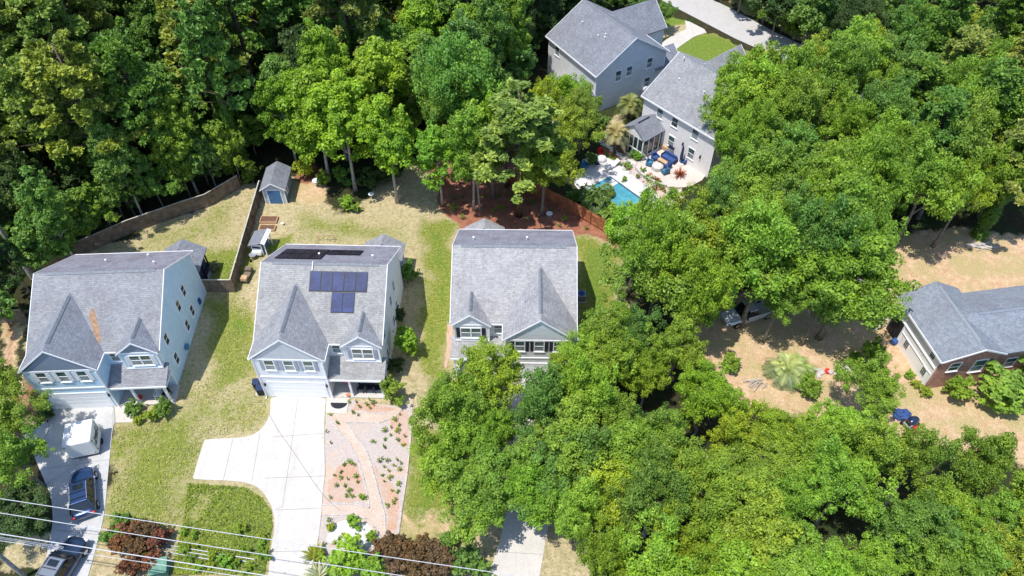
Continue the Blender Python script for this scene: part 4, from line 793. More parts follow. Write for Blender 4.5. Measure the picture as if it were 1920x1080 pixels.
def truck():
    a=thing('pickup_truck','white pickup truck nose-out from under the trees on the dirt yard','truck',(*g(1400,594),0),0)
    p0=Vector(g(1370,606));p1=Vector(g(1428,588)); d=(p0-p1).normalized(); a.rotation_euler[2]=math.atan2(d.y,d.x)-math.pi/2
    m_='carwhite'; 
    prof=[(.9,1.,.35,1.02),(1.5,.98,.35,.98),(2.3,.92,.38,.92),(2.65,.8,.42,.82)]
    v=[];f=[];n=6
    for y,k,zb,zt in prof: hw=.98*k; v+=[(-hw*.9,y,zb),(-hw,y,zt-.15),(-hw*.85,y,zt),(hw*.85,y,zt),(hw,y,zt-.15),(hw*.9,y,zb)]
    for i in range(3):
        for k in range(n): f.append((i*n+(k+1)%n,i*n+k,(i+1)*n+k,(i+1)*n+(k+1)%n))
    f.append(tuple(range(n))); f.append(tuple(3*n+k for k in range(n))[::-1]); MB().add(v,[q[::-1] for q in f]).build('hood',M[m_],a,.05,True)
    MB().box(-.98,.98,-.6,.9,.35,1.05).build('cab',M[m_],a,.06)
    MB().add([(-.92,-.55,1.05),(.92,-.55,1.05),(.92,1.25,1.0),(-.92,1.25,1.0),(-.74,-.4,1.68),(.74,-.4,1.68),(.74,.5,1.68),(-.74,.5,1.68)],[(3,2,1,0),(4,5,6,7),(0,1,5,4),(1,2,6,5),(2,3,7,6),(3,0,4,7)]).build('windows',M['cglass'],a,.04)
    MB().box(-.76,.76,-.42,.5,1.68,1.74).build('roof',M[m_],a,.03)
    q=MB(); q.box(-.98,-.9,-2.6,-.61,.5,1.1).box(.9,.98,-2.6,-.61,.5,1.1).box(-.9,.9,-2.6,-2.53,.5,1.1).box(-.9,.9,-2.53,-.61,.5,.58); q.build('bed',M[m_],a)
    MB().box(-.95,.95,2.62,2.75,.38,.6).build('bumper',M['grey'],a,.03)
    for s in (-1,1):
        MB().box(s*.75-.14,s*.75+.14,2.5,2.62,.62,.8).build('headlight',M['glass2'],a,.02); MB().rbox(s*1.1,.85,1.05,.22,.12,.2).build('mirror',M['black'],a,.03)
        for y in (-1.7,1.7): w=MB().tube([(s*.78,y,.38),(s*1.0,y,.38)],.38,18).build('wheel',M['tyre'],a); MB().tube([(s*1.001,y,.38),(s*1.01,y,.38)],.22,12).build('rim',M['rim'],w)
truck()
def van(px,rz_):
    a=thing('white_van','white van parked on the back street, mostly hidden by tree crowns','van',(*g(*px),.05),rz_)
    MB().xprism([(-2.4,.35),(2.4,.35),(2.45,1.1),(1.6,1.3),(1.0,2.0),(-2.4,2.05)],-.95,.95).build('body',M['carwhite'],a,.12)
    MB().box(-.8,.8,1.02,1.5,1.35,1.9).build('windscreen',M['cglass'],a)
    for s in (-1,1):
        for y in (-1.5,1.5): MB().tube([(s*.75,y,.35),(s*.97,y,.35)],.35,14).build('wheel',M['tyre'],a)
van((1472,128),.8)
# white storage trailer
tr=thing('storage_trailer','white box trailer with rounded corners and black lettering on the left driveway','trailer',(-36.2,33.45,0),math.radians(15))
MB().box(-1.12,1.12,-1.15,1.15,.28,2.3).build('body',M['white'],tr,.14)
MB().box(-1.06,1.06,-1.1,1.1,.2,.3).build('chassis',M['black'],tr)
fr=MB()
for (x,y) in ((1.127,-1.0),(1.127,.85)): fr.box(x,x+.03,y,y+.06,.4,2.15)
fr.build('door_seam',M['grey'],tr)
for (x,y,z) in ((1.16,-.98,2.0),(1.16,-.98,.75),(.95,-1.17,.62),(-.95,-1.17,2.02),(1.16,.95,2.0)): MB().rbox(x-.02,y,z,.07,.12,.05).build('latch',M['black'],tr)
for s in (-1,1): MB().tube([(s*1.13,.1,.25),(s*1.2,.1,.25)],.25,14).build('wheel',M['tyre'],tr)
MB().tube([(0,1.1,.3),(0,2.0,.35)],.05,6).build('drawbar',M['grey'],tr)
lg=MB()  # sweeping black script logo on the end wall
def arc(cy,cz,ry,rz_,a0,a1,w=.035,n=14):
    lg.tube([(1.135,cy+ry*math.cos(a0+(a1-a0)*i/n),cz+rz_*math.sin(a0+(a1-a0)*i/n)) for i in range(n+1)],w,5)
arc(.55,1.5,.16,.27,.6,6.0,.045); 
for k in range(3): arc(.2-.22*k,1.42,.09,.15,0,6.283)
lg.tube([(1.135,-.48,1.75),(1.135,-.52,1.3),(1.135,-.8,1.22)],.05,5); lg.tube([(1.135,.5,1.12),(1.135,-.1,1.08),(1.135,-.8,1.12)],.022,5)
lg.build('lettering',M['black'],tr)
# ------------------------------------------------------------ utility pole, wires
po=thing('utility_pole','wooden utility pole at the lower left corner carrying the wires','utility pole',(-36.75,22.3,0)); MB().tube([(0,0,0),(0,0,11.4)],[.16,.11],12).build('pole',M['barkl'],po)
MB().rbox(0,.1,10.35,.12,3.4,.14,-.15).build('crossarm',M['oldwood'],po)
for y in (1.35,-.1,-1.5): MB().tube([(.15*y*.15,y+.1,10.5),(.15*y*.15,y+.1,10.75)],[.07,.05],8).build('insulator',M['grey'],po)
def wire(label,a,b_,z,r,ext=1.8,sag=.35,grp='overhead wires across the foreground',m='wire'):
    A_=Vector((*g(*a,z),z)); B_=Vector((*g(*b_,z),z)); d=(B_-A_); P=[]
    t0=(-36.8-A_.x)/d.x; t1=max(ext,(20-A_.x)/d.x)
    for i in range(41):
        t_=t0+(t1-t0)*i/40; p=A_+d*t_; s_=(i/40-.5)*2; p.z=z+sag*(s_*s_-.5); P.append(p)
    o=MB().tube(P,r,6).build('power_line',M[m]); tag(o,label,'power line',grp)
wire('topmost of the bright overhead wires crossing the driveways',(0,936),(918,1070),10.4,.025); wire('second bright overhead wire from the top',(0,962.7),(770,1080),10.4,.025); wire('third and thickest bright overhead wire',(0,1001.7),(502,1078),10.3,.034)
wire('thin grey overhead cable just below the thickest wire',(0,1015),(335,1063),7.6,.022)
def seg(label,a,b_,z,r,m='carroof'):
    A_=Vector((*g(*a,z),z));B_=Vector((*g(*b_,z),z)); n_=(B_-A_).cross(Vector((0,0,1))).normalized()*.09
    o=MB().tube([A_,B_],r,8).tube([A_+n_,B_+n_],r,8).build('cable_splice',M[m]); tag(o,label,'cable')
seg('dark cable lashing under the thickest wire at the far left',(0,1007),(120,1026),10.1,.03); 
for k_,(a_,b_) in enumerate((((262,1022),(476,1056)),((258,1027),(440,1058)),((300,1022),(478,1050)))):
    A_=g(*a_);B_=g(*b_); tag(MB().tube([(*A_,.12+.05*k_),(*B_,.12)],.045,7).build('metal_pipe',M['carroof']),['longest grey metal pipe lying on the ground across the leafy bed','shorter grey metal pipe lying nearest the street in the leafy bed','grey metal pipe lying farthest from the street in the leafy bed'][k_],'pipe')
ub=thing('utility_box','pale green ground utility box between the red-leaved bush and the front bed','utility box',(*g(303,1070),0),.2); MB().box(-.6,.6,-.55,.55,0,.8).build('cabinet',M['green'],ub,.04); MB().add([(-.66,-.6,.8),(.66,-.6,.8),(.66,.6,.95),(-.66,.6,.95),(-.66,-.6,.86),(.66,-.6,.86),(.66,.6,1.02),(-.66,.6,1.02)],[(3,2,1,0),(4,5,6,7),(0,1,5,4),(1,2,6,5),(2,3,7,6),(3,0,4,7)]).build('lid',M['green'],ub)
# ------------------------------------------------------------ foliage
def leafmesh(name,pos,nrm,size,shade,asp=1.,rs=None,m='leaf'):
    """one mesh of small leaf-spray quads: pos (N,3), nrm (N,3)"""
    rs=rs or np.random.default_rng(1); N=len(pos)
    nrm=nrm/np.maximum(np.linalg.norm(nrm,axis=1,keepdims=True),1e-6)
    r=rs.normal(size=(N,3)); a=np.cross(nrm,r); a/=np.maximum(np.linalg.norm(a,axis=1,keepdims=True),1e-6); b=np.cross(nrm,a)
    sz=(size*rs.uniform(.65,1.35,N))[:,None]
    # pointed hexagon-ish spray = a diamond, folded slightly
    fold=nrm*sz*rs.uniform(-.25,.25,(N,1))
    V=np.stack([pos-a*sz*asp,pos-b*sz*.62+fold,pos+a*sz*asp,pos+b*sz*.62+fold],1).reshape(-1,3)
    me=D.meshes.new(name); me.vertices.add(4*N); me.vertices.foreach_set('co',V.reshape(-1).astype(np.float32))
    me.loops.add(4*N); me.loops.foreach_set('vertex_index',np.arange(4*N,dtype=np.int32)); me.polygons.add(N); me.polygons.foreach_set('loop_start',np.arange(0,4*N,4,dtype=np.int32)); me.update(calc_edges=True)
    at=me.attributes.new('shade','FLOAT','FACE'); at.data.foreach_set('value',np.clip(shade,0,1).astype(np.float32))
    me.materials.append(M[m]); return me
def rdir(rs,n,up=0.):
    d=rs.normal(size=(n,3)); d[:,2]+=up; return d/np.linalg.norm(d,axis=1,keepdims=True)
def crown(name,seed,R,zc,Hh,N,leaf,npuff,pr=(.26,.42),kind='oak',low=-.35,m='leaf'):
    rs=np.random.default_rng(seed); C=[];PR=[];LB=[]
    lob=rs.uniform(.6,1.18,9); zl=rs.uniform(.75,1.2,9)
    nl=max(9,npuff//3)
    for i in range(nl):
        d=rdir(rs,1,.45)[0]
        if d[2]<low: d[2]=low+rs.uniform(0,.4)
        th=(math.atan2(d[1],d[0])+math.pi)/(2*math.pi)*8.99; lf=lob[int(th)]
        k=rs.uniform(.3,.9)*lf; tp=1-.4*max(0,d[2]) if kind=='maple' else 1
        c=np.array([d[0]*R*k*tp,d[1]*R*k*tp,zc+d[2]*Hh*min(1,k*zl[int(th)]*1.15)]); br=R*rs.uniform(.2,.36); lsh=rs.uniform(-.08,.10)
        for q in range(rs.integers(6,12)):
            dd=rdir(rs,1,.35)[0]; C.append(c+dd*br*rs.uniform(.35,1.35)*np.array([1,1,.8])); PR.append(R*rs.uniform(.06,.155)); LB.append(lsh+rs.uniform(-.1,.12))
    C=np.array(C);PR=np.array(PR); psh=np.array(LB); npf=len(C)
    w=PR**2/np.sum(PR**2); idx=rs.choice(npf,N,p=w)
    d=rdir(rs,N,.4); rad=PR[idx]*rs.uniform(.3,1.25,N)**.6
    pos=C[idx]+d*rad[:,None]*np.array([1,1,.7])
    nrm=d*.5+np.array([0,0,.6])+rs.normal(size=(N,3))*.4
    sh=.42+psh[idx]+rs.normal(size=N)*.15+.1*d[:,2]  # last term paints overhead light: puff tops lighter, undersides darker
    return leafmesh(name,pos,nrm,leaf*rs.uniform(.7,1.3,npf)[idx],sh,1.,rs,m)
def pinecrown(name,seed,R,z0,z1,nb,N,leaf=.2,m='needle'):
    rs=np.random.default_rng(seed); P=[];Nn=[];S=[];br=[]
    for i in range(nb):
        t_=rs.uniform(0,1)**.8; z=z0+(z1-z0)*t_; th=rs.uniform(0,6.283); rr=R*(1-.75*t_)*rs.uniform(.55,1.05)+.3; tip=np.array([rr*math.cos(th),rr*math.sin(th),z+rr*.22]); br.append(((0,0,z-.3),tuple(tip)))
        k=int(N/nb); nt_=rs.integers(4,8)
        for j in range(nt_):
            c=np.array([0,0,z])*0+tip*np.array([1,1,1])+rs.normal(size=3)*np.array([.5,.5,.25])*R*.22
            q=k//nt_; d=rdir(rs,q,.25); r_=rs.uniform(.25,.55)
            P.append(c+d*r_*rs.uniform(.5,1.,(q,1))*np.array([1,1,.75])); 
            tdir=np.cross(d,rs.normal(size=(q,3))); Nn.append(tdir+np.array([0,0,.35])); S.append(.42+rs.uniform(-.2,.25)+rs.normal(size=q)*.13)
    P=np.concatenate(P);Nn=np.concatenate(Nn);S=np.concatenate(S)
    return leafmesh(name,P,Nn,leaf,S,1.35,rs,m),br
def trunkmesh(name,seed,H,r,limbs,R,bend=.4,m='bark',z0=.45,br=None):
    rnd=random.Random(seed); mb=MB(); n=6; bx,by=rnd.uniform(-bend,bend),rnd.uniform(-bend,bend)
    pts=[(bx*math.sin(i/n*2.6)*.8,by*(i/n)**1.5,H*i/n) for i in range(n+1)]; rs=[r*(1.35 if i==0 else 1)*(1-.72*i/n) for i in range(n+1)]
    mb.tube(pts,rs,8)
    if br:
        for a,b_ in br: mb.tube([a,((a[0]+b_[0])/2,(a[1]+b_[1])/2,(a[2]+b_[2])/2-.1),b_],[.06,.045,.015],4,False)
    for i in range(limbs):
        k=rnd.uniform(z0,.92); j=k*n; i0=min(int(j),n-1); p=Vector(pts[i0]).lerp(Vector(pts[i0+1]),j-i0); th=2.4*i+rnd.uniform(-.4,.4); L=R*rnd.uniform(.55,.9)*(1.15-k*.5)
        q=p+Vector((math.cos(th)*L*.5,math.sin(th)*L*.5,L*rnd.uniform(.25,.5))); q2=p+Vector((math.cos(th+.15)*L,math.sin(th+.15)*L,L*rnd.uniform(.45,.8)))
        mb.tube([p,q,q2],[r*(1-.65*k)*.6,r*.3,r*.08],5,False)
    me=D.meshes.new(name); me.from_pydata(mb.v,[],mb.f); me.materials.append(M[m]); me.polygons.foreach_set('use_smooth',[True]*len(mb.f)); return me
PROTO={}
def protos():
    for i in range(6): PROTO['oak',i]=(crown('crown',100+i,4.9,6.2,3.0,23000,.115,96),trunkmesh('trunk',i,7.,.27,9,4.2),4.5,6.2)
    for i in range(4): PROTO['maple',i]=(crown('crown',200+i,4.4,7.6,4.6,19000,.14,110,(0,0),'maple',-.9),trunkmesh('trunk',20+i,10.,.2,8,3,.5,'barkl',.4),3.9,7.6)
    for i in range(4):
        c,br=pinecrown('crown',300+i,3.6,8.5,19.5,60,17000,.19); PROTO['pine',i]=(c,trunkmesh('trunk',30+i,19.,.24,0,3,.5,'barkp',br=br),3.4,16.)
    for i in range(3): PROTO['under',i]=(crown('crown',400+i,2.9,3.6,2.6,7000,.14,56,(0,0),'oak',-.8),trunkmesh('trunk',40+i,4.,.1,5,2.2),2.6,3.6)
    for i in range(3): PROTO['shrub',i]=(crown('foliage',500+i,1.1,.85,.8,3000,.075,60,(0,0),'oak',-.7),trunkmesh('stem',50+i,.9,.05,5,.7,.1),1.,.85)
    for i in range(2): PROTO['spruce',i]=(crown('foliage',600+i,1.4,1.1,1.1,1500,.1,30,(0,0),'oak',-.8),trunkmesh('trunk',60+i,1.2,.07,3,1.,.1),1.3,1.1)
    for i in range(3):   # vine column on tall trunks
        rs=np.random.default_rng(700+i); N=5200; z=rs.uniform(0,13.5,N); th=rs.uniform(0,6.283,N); rr=(.35+.5*np.abs(np.sin(z*.7+i))+.25*rs.random(N))*(1-z/22)*rs.uniform(.6,1.1,N)
        pos=np.stack([rr*np.cos(th)+.2*np.sin(z*.5),rr*np.sin(th),z],1); nr=np.stack([np.cos(th),np.sin(th),.35+0*z],1)+rs.normal(size=(N,3))*.4
        PROTO['vine',i]=leafmesh('vine',pos,nr,.13,.4+rs.normal(size=N)*.17,1.,rs)
protos()
ntree=0
def tree(kind,x,y,R,zc,col,label,group=None,cat='tree',name=None,var=None,rz_=None,vine=False,z=0):
    global ntree; ntree+=1
    ks=[k for k in PROTO if k[0]==kind]; k=ks[(ntree if var is None else var)%len(ks)]; c,t_,R0,z0=PROTO[k]
    j=random.uniform(.9,1.12); colr=(col[0]*j*random.uniform(.93,1.1),col[1]*j,col[2]*j*random.uniform(.8,1.2),1)
    nm=name or {'oak':'broadleaf_tree','maple':'tulip_tree','pine':'pine_tree','under':'understory_tree','shrub':'shrub','spruce':'shrub'}[kind]
    e=thing(nm,label,cat,(x,y,z),random.uniform(0,6.28) if rz_ is None else rz_,group,(R/R0,R/R0,zc/z0))
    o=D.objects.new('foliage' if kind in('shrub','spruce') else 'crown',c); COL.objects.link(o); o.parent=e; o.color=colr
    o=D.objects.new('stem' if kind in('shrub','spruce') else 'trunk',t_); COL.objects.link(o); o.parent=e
    if vine:
        v=D.objects.new('climbing_vine',PROTO['vine',ntree%3]); COL.objects.link(v); v.parent=e; v.color=(.16,.32,.05,1)
    return e
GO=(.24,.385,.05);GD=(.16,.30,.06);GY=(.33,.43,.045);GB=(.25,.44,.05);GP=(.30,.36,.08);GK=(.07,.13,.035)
def at(kind,u,v,zc,R,col,label,group=None,cat='tree',**k):
    x,y=g(u,v,zc); return tree(kind,x,y,R,zc,col,label,group,cat,**k)
def base(kind,u,v,zc,R,col,label,group=None,cat='tree',**k):
    x,y=g(u,v,0); return tree(kind,x,y,R,zc,col,label,group,cat,**k)
def fill(px,zc,sp,fn,inset=0,seed=1,jz=0):
    P=G(px,zc); rnd=random.Random(seed); xs_=[p[0] for p in P]; ys_=[p[1] for p in P]; pts=[]
    for _ in range(9000):
        x,y=rnd.uniform(min(xs_),max(xs_)),rnd.uniform(min(ys_),max(ys_))
        sd=sdp(x,y,P)
        if sd<inset: continue
        if all((x-a)**2+(y-b_)**2>sp*sp for a,b_ in pts): pts.append((x,y)); fn(x,y,sd)
    return pts
# -- right-hand oak wood
WA=[(1290,392),(1322,340),(1330,270),(1372,235),(1330,175),(1380,120),(1480,120),(1560,105),(1650,60),(1760,15),(1960,20),(1990,420),(1905,405),(1850,392),(1790,392),(1735,400),(1700,440),(1690,520),(1650,565),(1580,580),(1530,600),(1500,560),(1430,570),(1370,560),(1325,610),(1250,600),(1180,580),(1140,545),(1150,450),(1222,428)]
def fA(x,y,sd):
    k=random.random(); R=random.uniform(2.5,4.3); col=GY if y>76 and k<.65 else (GO if k<.6 else GB if k<.8 else GD)
    tree('oak',x,y,R,random.uniform(6.2,9.8),col,['dense green oak in the wood right of the pool','yellow-green oak in the wood behind the right yard'][col==GY],'oaks of the right-hand wood')
fill(WA,8.,3.9,fA,2.3,3)
# big explicit crowns that shape its edge
for u,v,zc,R,col,lb in ((1230,520,7.5,4.2,GO,'broad oak crown reaching over the grass right of the white house'),(1195,455,7.,3.3,GB,'oak crown just right of the end of the cedar fence'),(1445,480,8.,4.6,GO,'big domed oak above the parked pickup'),(1590,520,8.5,5.,GO,'large spreading oak over the dirt yard'),(1360,215,7.,3.4,GO,'oak leaning over the right end of the beige house roof'),(1420,185,8.5,3.6,GB,'tall oak behind the beige house'),(1300,452,7.,4.,GY,'yellow-green oak below the pool patio'),(1495,150,8.,3.6,GY,'yellow-tinted oak beside the end of the back street'),(1310,552,6.,2.6,GO,'low oak crown left of the white pickup'),(1462,562,6.,2.5,GO,'oak crown hanging over the bed of the white pickup'),(1900,300,8.,3.4,GO,'oak at the right edge above the open clearing'),(1400,170,8.,2.8,GO,'oak touching the right end of the beige house roof')):
    at('oak',u,v,zc,R,col,lb)
# -- front right canopy
WB=[(790,850),(800,770),(860,690),(945,685),(958,730),(985,770),(1005,730),(1040,700),(1090,650),(1140,600),(1250,600),(1310,640),(1350,700),(1420,750),(1520,760),(1600,715),(1655,745),(1668,815),(1820,838),(1880,865),(2050,870),(2100,1150),(1060,1150),(1035,1010),(960,975),(900,1000),(865,950)]
def fB(x,y,sd):
    k=random.random(); col=GO if k<.6 else GB if k<.8 else GY if k<.92 else GD
    # leave the white house front and its driveway open
    tree('oak',x,y,random.uniform(1.9,3.4),random.uniform(4.2,6.8),col,['green live oak in the dense front canopy','yellow-green live oak in the dense front canopy'][col==GY],'live oaks of the front canopy')
fill(WB,5.5,3.,fB,1.6,5)
for u,v,zc,R,col,lb in ((866,752,4.4,2.5,GB,'bright green oak in front of the white house porch'),(905,905,5.2,3.6,GO,'wide oak left of the shaded driveway mouth'),(1112,672,5.,2.9,GO,'oak crown covering the right end of the white house front'),(1165,620,5.,2.8,GO,'oak crown beside the right wall of the white house'),(1060,830,5.5,3.6,GO,'oak spreading over the hidden driveway'),(1040,760,4.4,2.3,GB,'oak crown covering the right half of the white garage'),(995,925,5.,2.8,GB,'oak crown hanging over the shaded driveway mouth'),(1640,728,4.6,2.6,GO,'oak at the edge of the dirt yard above the mower'),(1060,712,4.8,1.9,GY,'sparse yellow-green crown touching the white garage')):
    at('oak',u,v,zc,R,col,lb)
# -- trees far across the street
WC=[(1350,-40),(1480,50),(1560,85),(1700,60),(1800,10),(2000,40),(2050,-160),(1300,-160)]
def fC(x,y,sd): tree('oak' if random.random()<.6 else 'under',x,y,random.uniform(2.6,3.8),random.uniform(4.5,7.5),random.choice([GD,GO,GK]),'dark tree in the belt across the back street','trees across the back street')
fill(WC,5.,4.,fC,1.2,6)
for i in range(16):
    u=1440+i*28+random.uniform(-8,8); v=35+i*5.5+random.uniform(-6,10); 
    if u<1600: at('under',u,v,2.2,random.uniform(1.3,1.9),random.choice([GO,GB,GD]),'low bush on the verge across the back street','bushes on the far street verge','bush',name='shrub')
# -- right edge pines and dark trees
WE=[(1720,40),(1990,40),(1990,330),(1900,330),(1760,310),(1740,250),(1700,180)]
def fE(x,y,sd): tree('pine',x,y,random.uniform(2.6,3.6),random.uniform(11.,14.),random.choice([GD,GP]),'slim pine standing among the oaks at the right','pines of the right-hand wood',vine=random.random()<.4)
fill(WE,11.,7.,fE,1.,8)
# -- left forest (bases in world space)
fr_poly=[(-110,30),(-62,36),(-54.5,44),(-54.5,53.5),(-52,55),(-45,60.5),(-37,65.5),(-31,70.5),(-23,73),(-15,73),(-9,74.5),(-3,77),(1,84),(3,94),(9,99),(14,103),(20,112),(20,140),(-130,140)]
rnd=random.Random(11); pts=[]
for _ in range(12000):
    x,y=rnd.uniform(-100,22),rnd.uniform(33,118)
    if sdp(x,y,fr_poly)<.8: continue
    if abs(x)>y*.75+18: continue
    sp=4.4
    if all((x-a)**2+(y-b_)**2>sp*sp for a,b_ in pts):
        pts.append((x,y)); left=x<-40
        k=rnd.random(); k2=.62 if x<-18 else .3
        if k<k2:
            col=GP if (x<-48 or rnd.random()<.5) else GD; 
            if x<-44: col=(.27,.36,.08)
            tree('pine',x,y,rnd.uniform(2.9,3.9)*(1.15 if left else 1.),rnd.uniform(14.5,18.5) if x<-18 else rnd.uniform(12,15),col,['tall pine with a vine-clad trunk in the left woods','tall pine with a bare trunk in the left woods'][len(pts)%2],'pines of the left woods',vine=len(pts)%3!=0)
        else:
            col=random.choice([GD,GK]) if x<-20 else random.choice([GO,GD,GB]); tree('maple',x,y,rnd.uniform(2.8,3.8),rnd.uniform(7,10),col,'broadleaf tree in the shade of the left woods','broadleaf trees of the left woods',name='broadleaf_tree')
nf=len(pts); up=[]
for _ in range(9000):
    x,y=rnd.uniform(-80,20),rnd.uniform(33,108)
    if sdp(x,y,fr_poly)<.2: continue
    if abs(x)>y*.75+12: continue
    if all((x-a)**2+(y-b_)**2>2.9**2 for a,b_ in up):
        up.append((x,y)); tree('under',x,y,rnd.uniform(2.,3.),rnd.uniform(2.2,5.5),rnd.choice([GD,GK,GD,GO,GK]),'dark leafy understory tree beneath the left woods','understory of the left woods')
print('trees',nf,len(up),ntree)
for u,v,zc,R,col in ((385,295,5.,2.4,GD),(335,315,4.5,2.3,GO),(285,340,4.5,2.4,GD),(232,360,4.,2.2,GD),(185,385,4.,2.3,GO),(150,415,4.,2.5,GD),(110,448,4.,2.4,GD),(60,470,4.5,2.6,GD),(15,490,5.,2.6,GK),(-20,560,4.,2.4,GD),(430,280,5.,2.2,GO),(330,260,8.,2.8,GO),(220,310,8.,2.8,GD),(90,400,8.,3.,GD)):
    at('under' if zc<6 else 'maple',u,v,zc,R,col,'leafy tree leaning over the long fence at the edge of the dark woods','trees along the woods fence',name='broadleaf_tree')
# -- named trees of the middle back
for kind,u,v,bu,bv,zc,R,col,lb in (
 ('maple',575,150,617,338,9.6,4.2,(.25,.42,.035),'bright yellow-green broadleaf tree right behind the shed'),
 ('maple',690,190,667,357,9.,4.2,(.25,.43,.035),'bright yellow-green broadleaf tree with a pale trunk left of the lawn shadow'),
 ('maple',640,90,650,300,10.5,3.8,(.24,.40,.035),'tallest of the bright yellow-green trees behind the shed'),
 ('maple',750,210,745,380,8.5,3.8,(.24,.41,.035),'bright green broadleaf tree above the lawn shadow'),
 ('maple',735,110,740,290,10.,3.8,(.25,.42,.035),'bright yellow-green broadleaf tree left of the tall oak'),
 ('maple',540,200,560,320,8.,3.,(.2,.36,.035),'green broadleaf tree left of the bright trees behind the shed'),
 ('oak',862,110,866,330,11.5,4.7,(.16,.33,.06),'tall mid-green oak rising highest in the middle of the tree line'),
 ('oak',835,205,850,340,9.,3.6,GO,'mid-green oak with bare grey limbs in the middle of the tree line'),
 ('maple',800,272,830,385,7.,2.9,GB,'small leaning tree with a pale trunk at the edge of the red mulch'),
 ('maple',875,255,888,395,8.6,3.1,GB,'pale-trunked tree forking low in the red mulch bed'),
 ('maple',905,250,900,393,8.,2.5,GB,'slim pale-trunked tree right of the forked one in the mulch bed'),
 ('pine',985,130,973,405,13.,4.4,(.31,.42,.08),'large pine with open grey-green tufts above the mulch bed'),
 ('oak',1035,265,1016,403,6.8,3.5,GY,'yellow-green oak on a grey trunk beside the cedar fence'),
 ('oak',1075,200,1070,330,6.,3.,GY,'yellow-green oak between the pine and the pool'),
 ('pine',960,215,950,350,10.,2.8,(.30,.41,.08),'smaller pine left of the yellow-green oak by the cedar fence'),
 ('oak',1075,185,1060,250,5.5,2.6,GB,'green tree in front of the wall of the farthest house'),
 ('oak',930,215,925,370,9.,3.2,GB,'bright green tree in the middle of the grove behind the white house'),
 ('oak',1020,200,1010,300,7.,2.4,GY,'light green tree beside the pink patio of the farthest house'),
 ('oak',1080,150,1085,290,6.,2.4,(.23,.33,.06),'light green tree below the roof of the farthest house')):
    bx,by=g(bu,bv); e=tree(kind,bx,by,R,zc,col,lb)
for u,v,zc,R,col,lb in ((905,60,7.,3.6,GK,'dark tree at the top edge left of the farthest house'),(960,45,7.,3.6,GK,'dark tree touching the left corner of the farthest roof'),(1000,20,7.,3.2,GK,'dark tree behind the farthest roof'),(820,30,8.,3.8,GD,'dark broadleaf at the top edge above the tall oak'),(1190,-10,5.,3.,GD,'dark tree at the top edge beside the back street'),(1245,25,3.,1.8,GD,'small dark tree on the lawn at the back street corner')):
    at('oak',u,v,zc,R,col,lb)
# -- left front
for kind,u,v,zc,R,col,lb in (('oak',15,790,4.5,2.9,GO,'green tree at the left edge beside the parking pad'),('oak',30,860,4.6,2.6,GO,'green tree left of the white trailer'),('oak',20,960,3.2,2.6,GK,'dark tree left of the blue car'),('oak',-20,720,5.,2.6,GO,'green tree at the left edge by the pale blue house'),('under',60,965,2.,1.7,GK,'dark leafy shrub at the shaded edge of the left driveway')):
    at(kind,u,v,zc,R,col,lb)
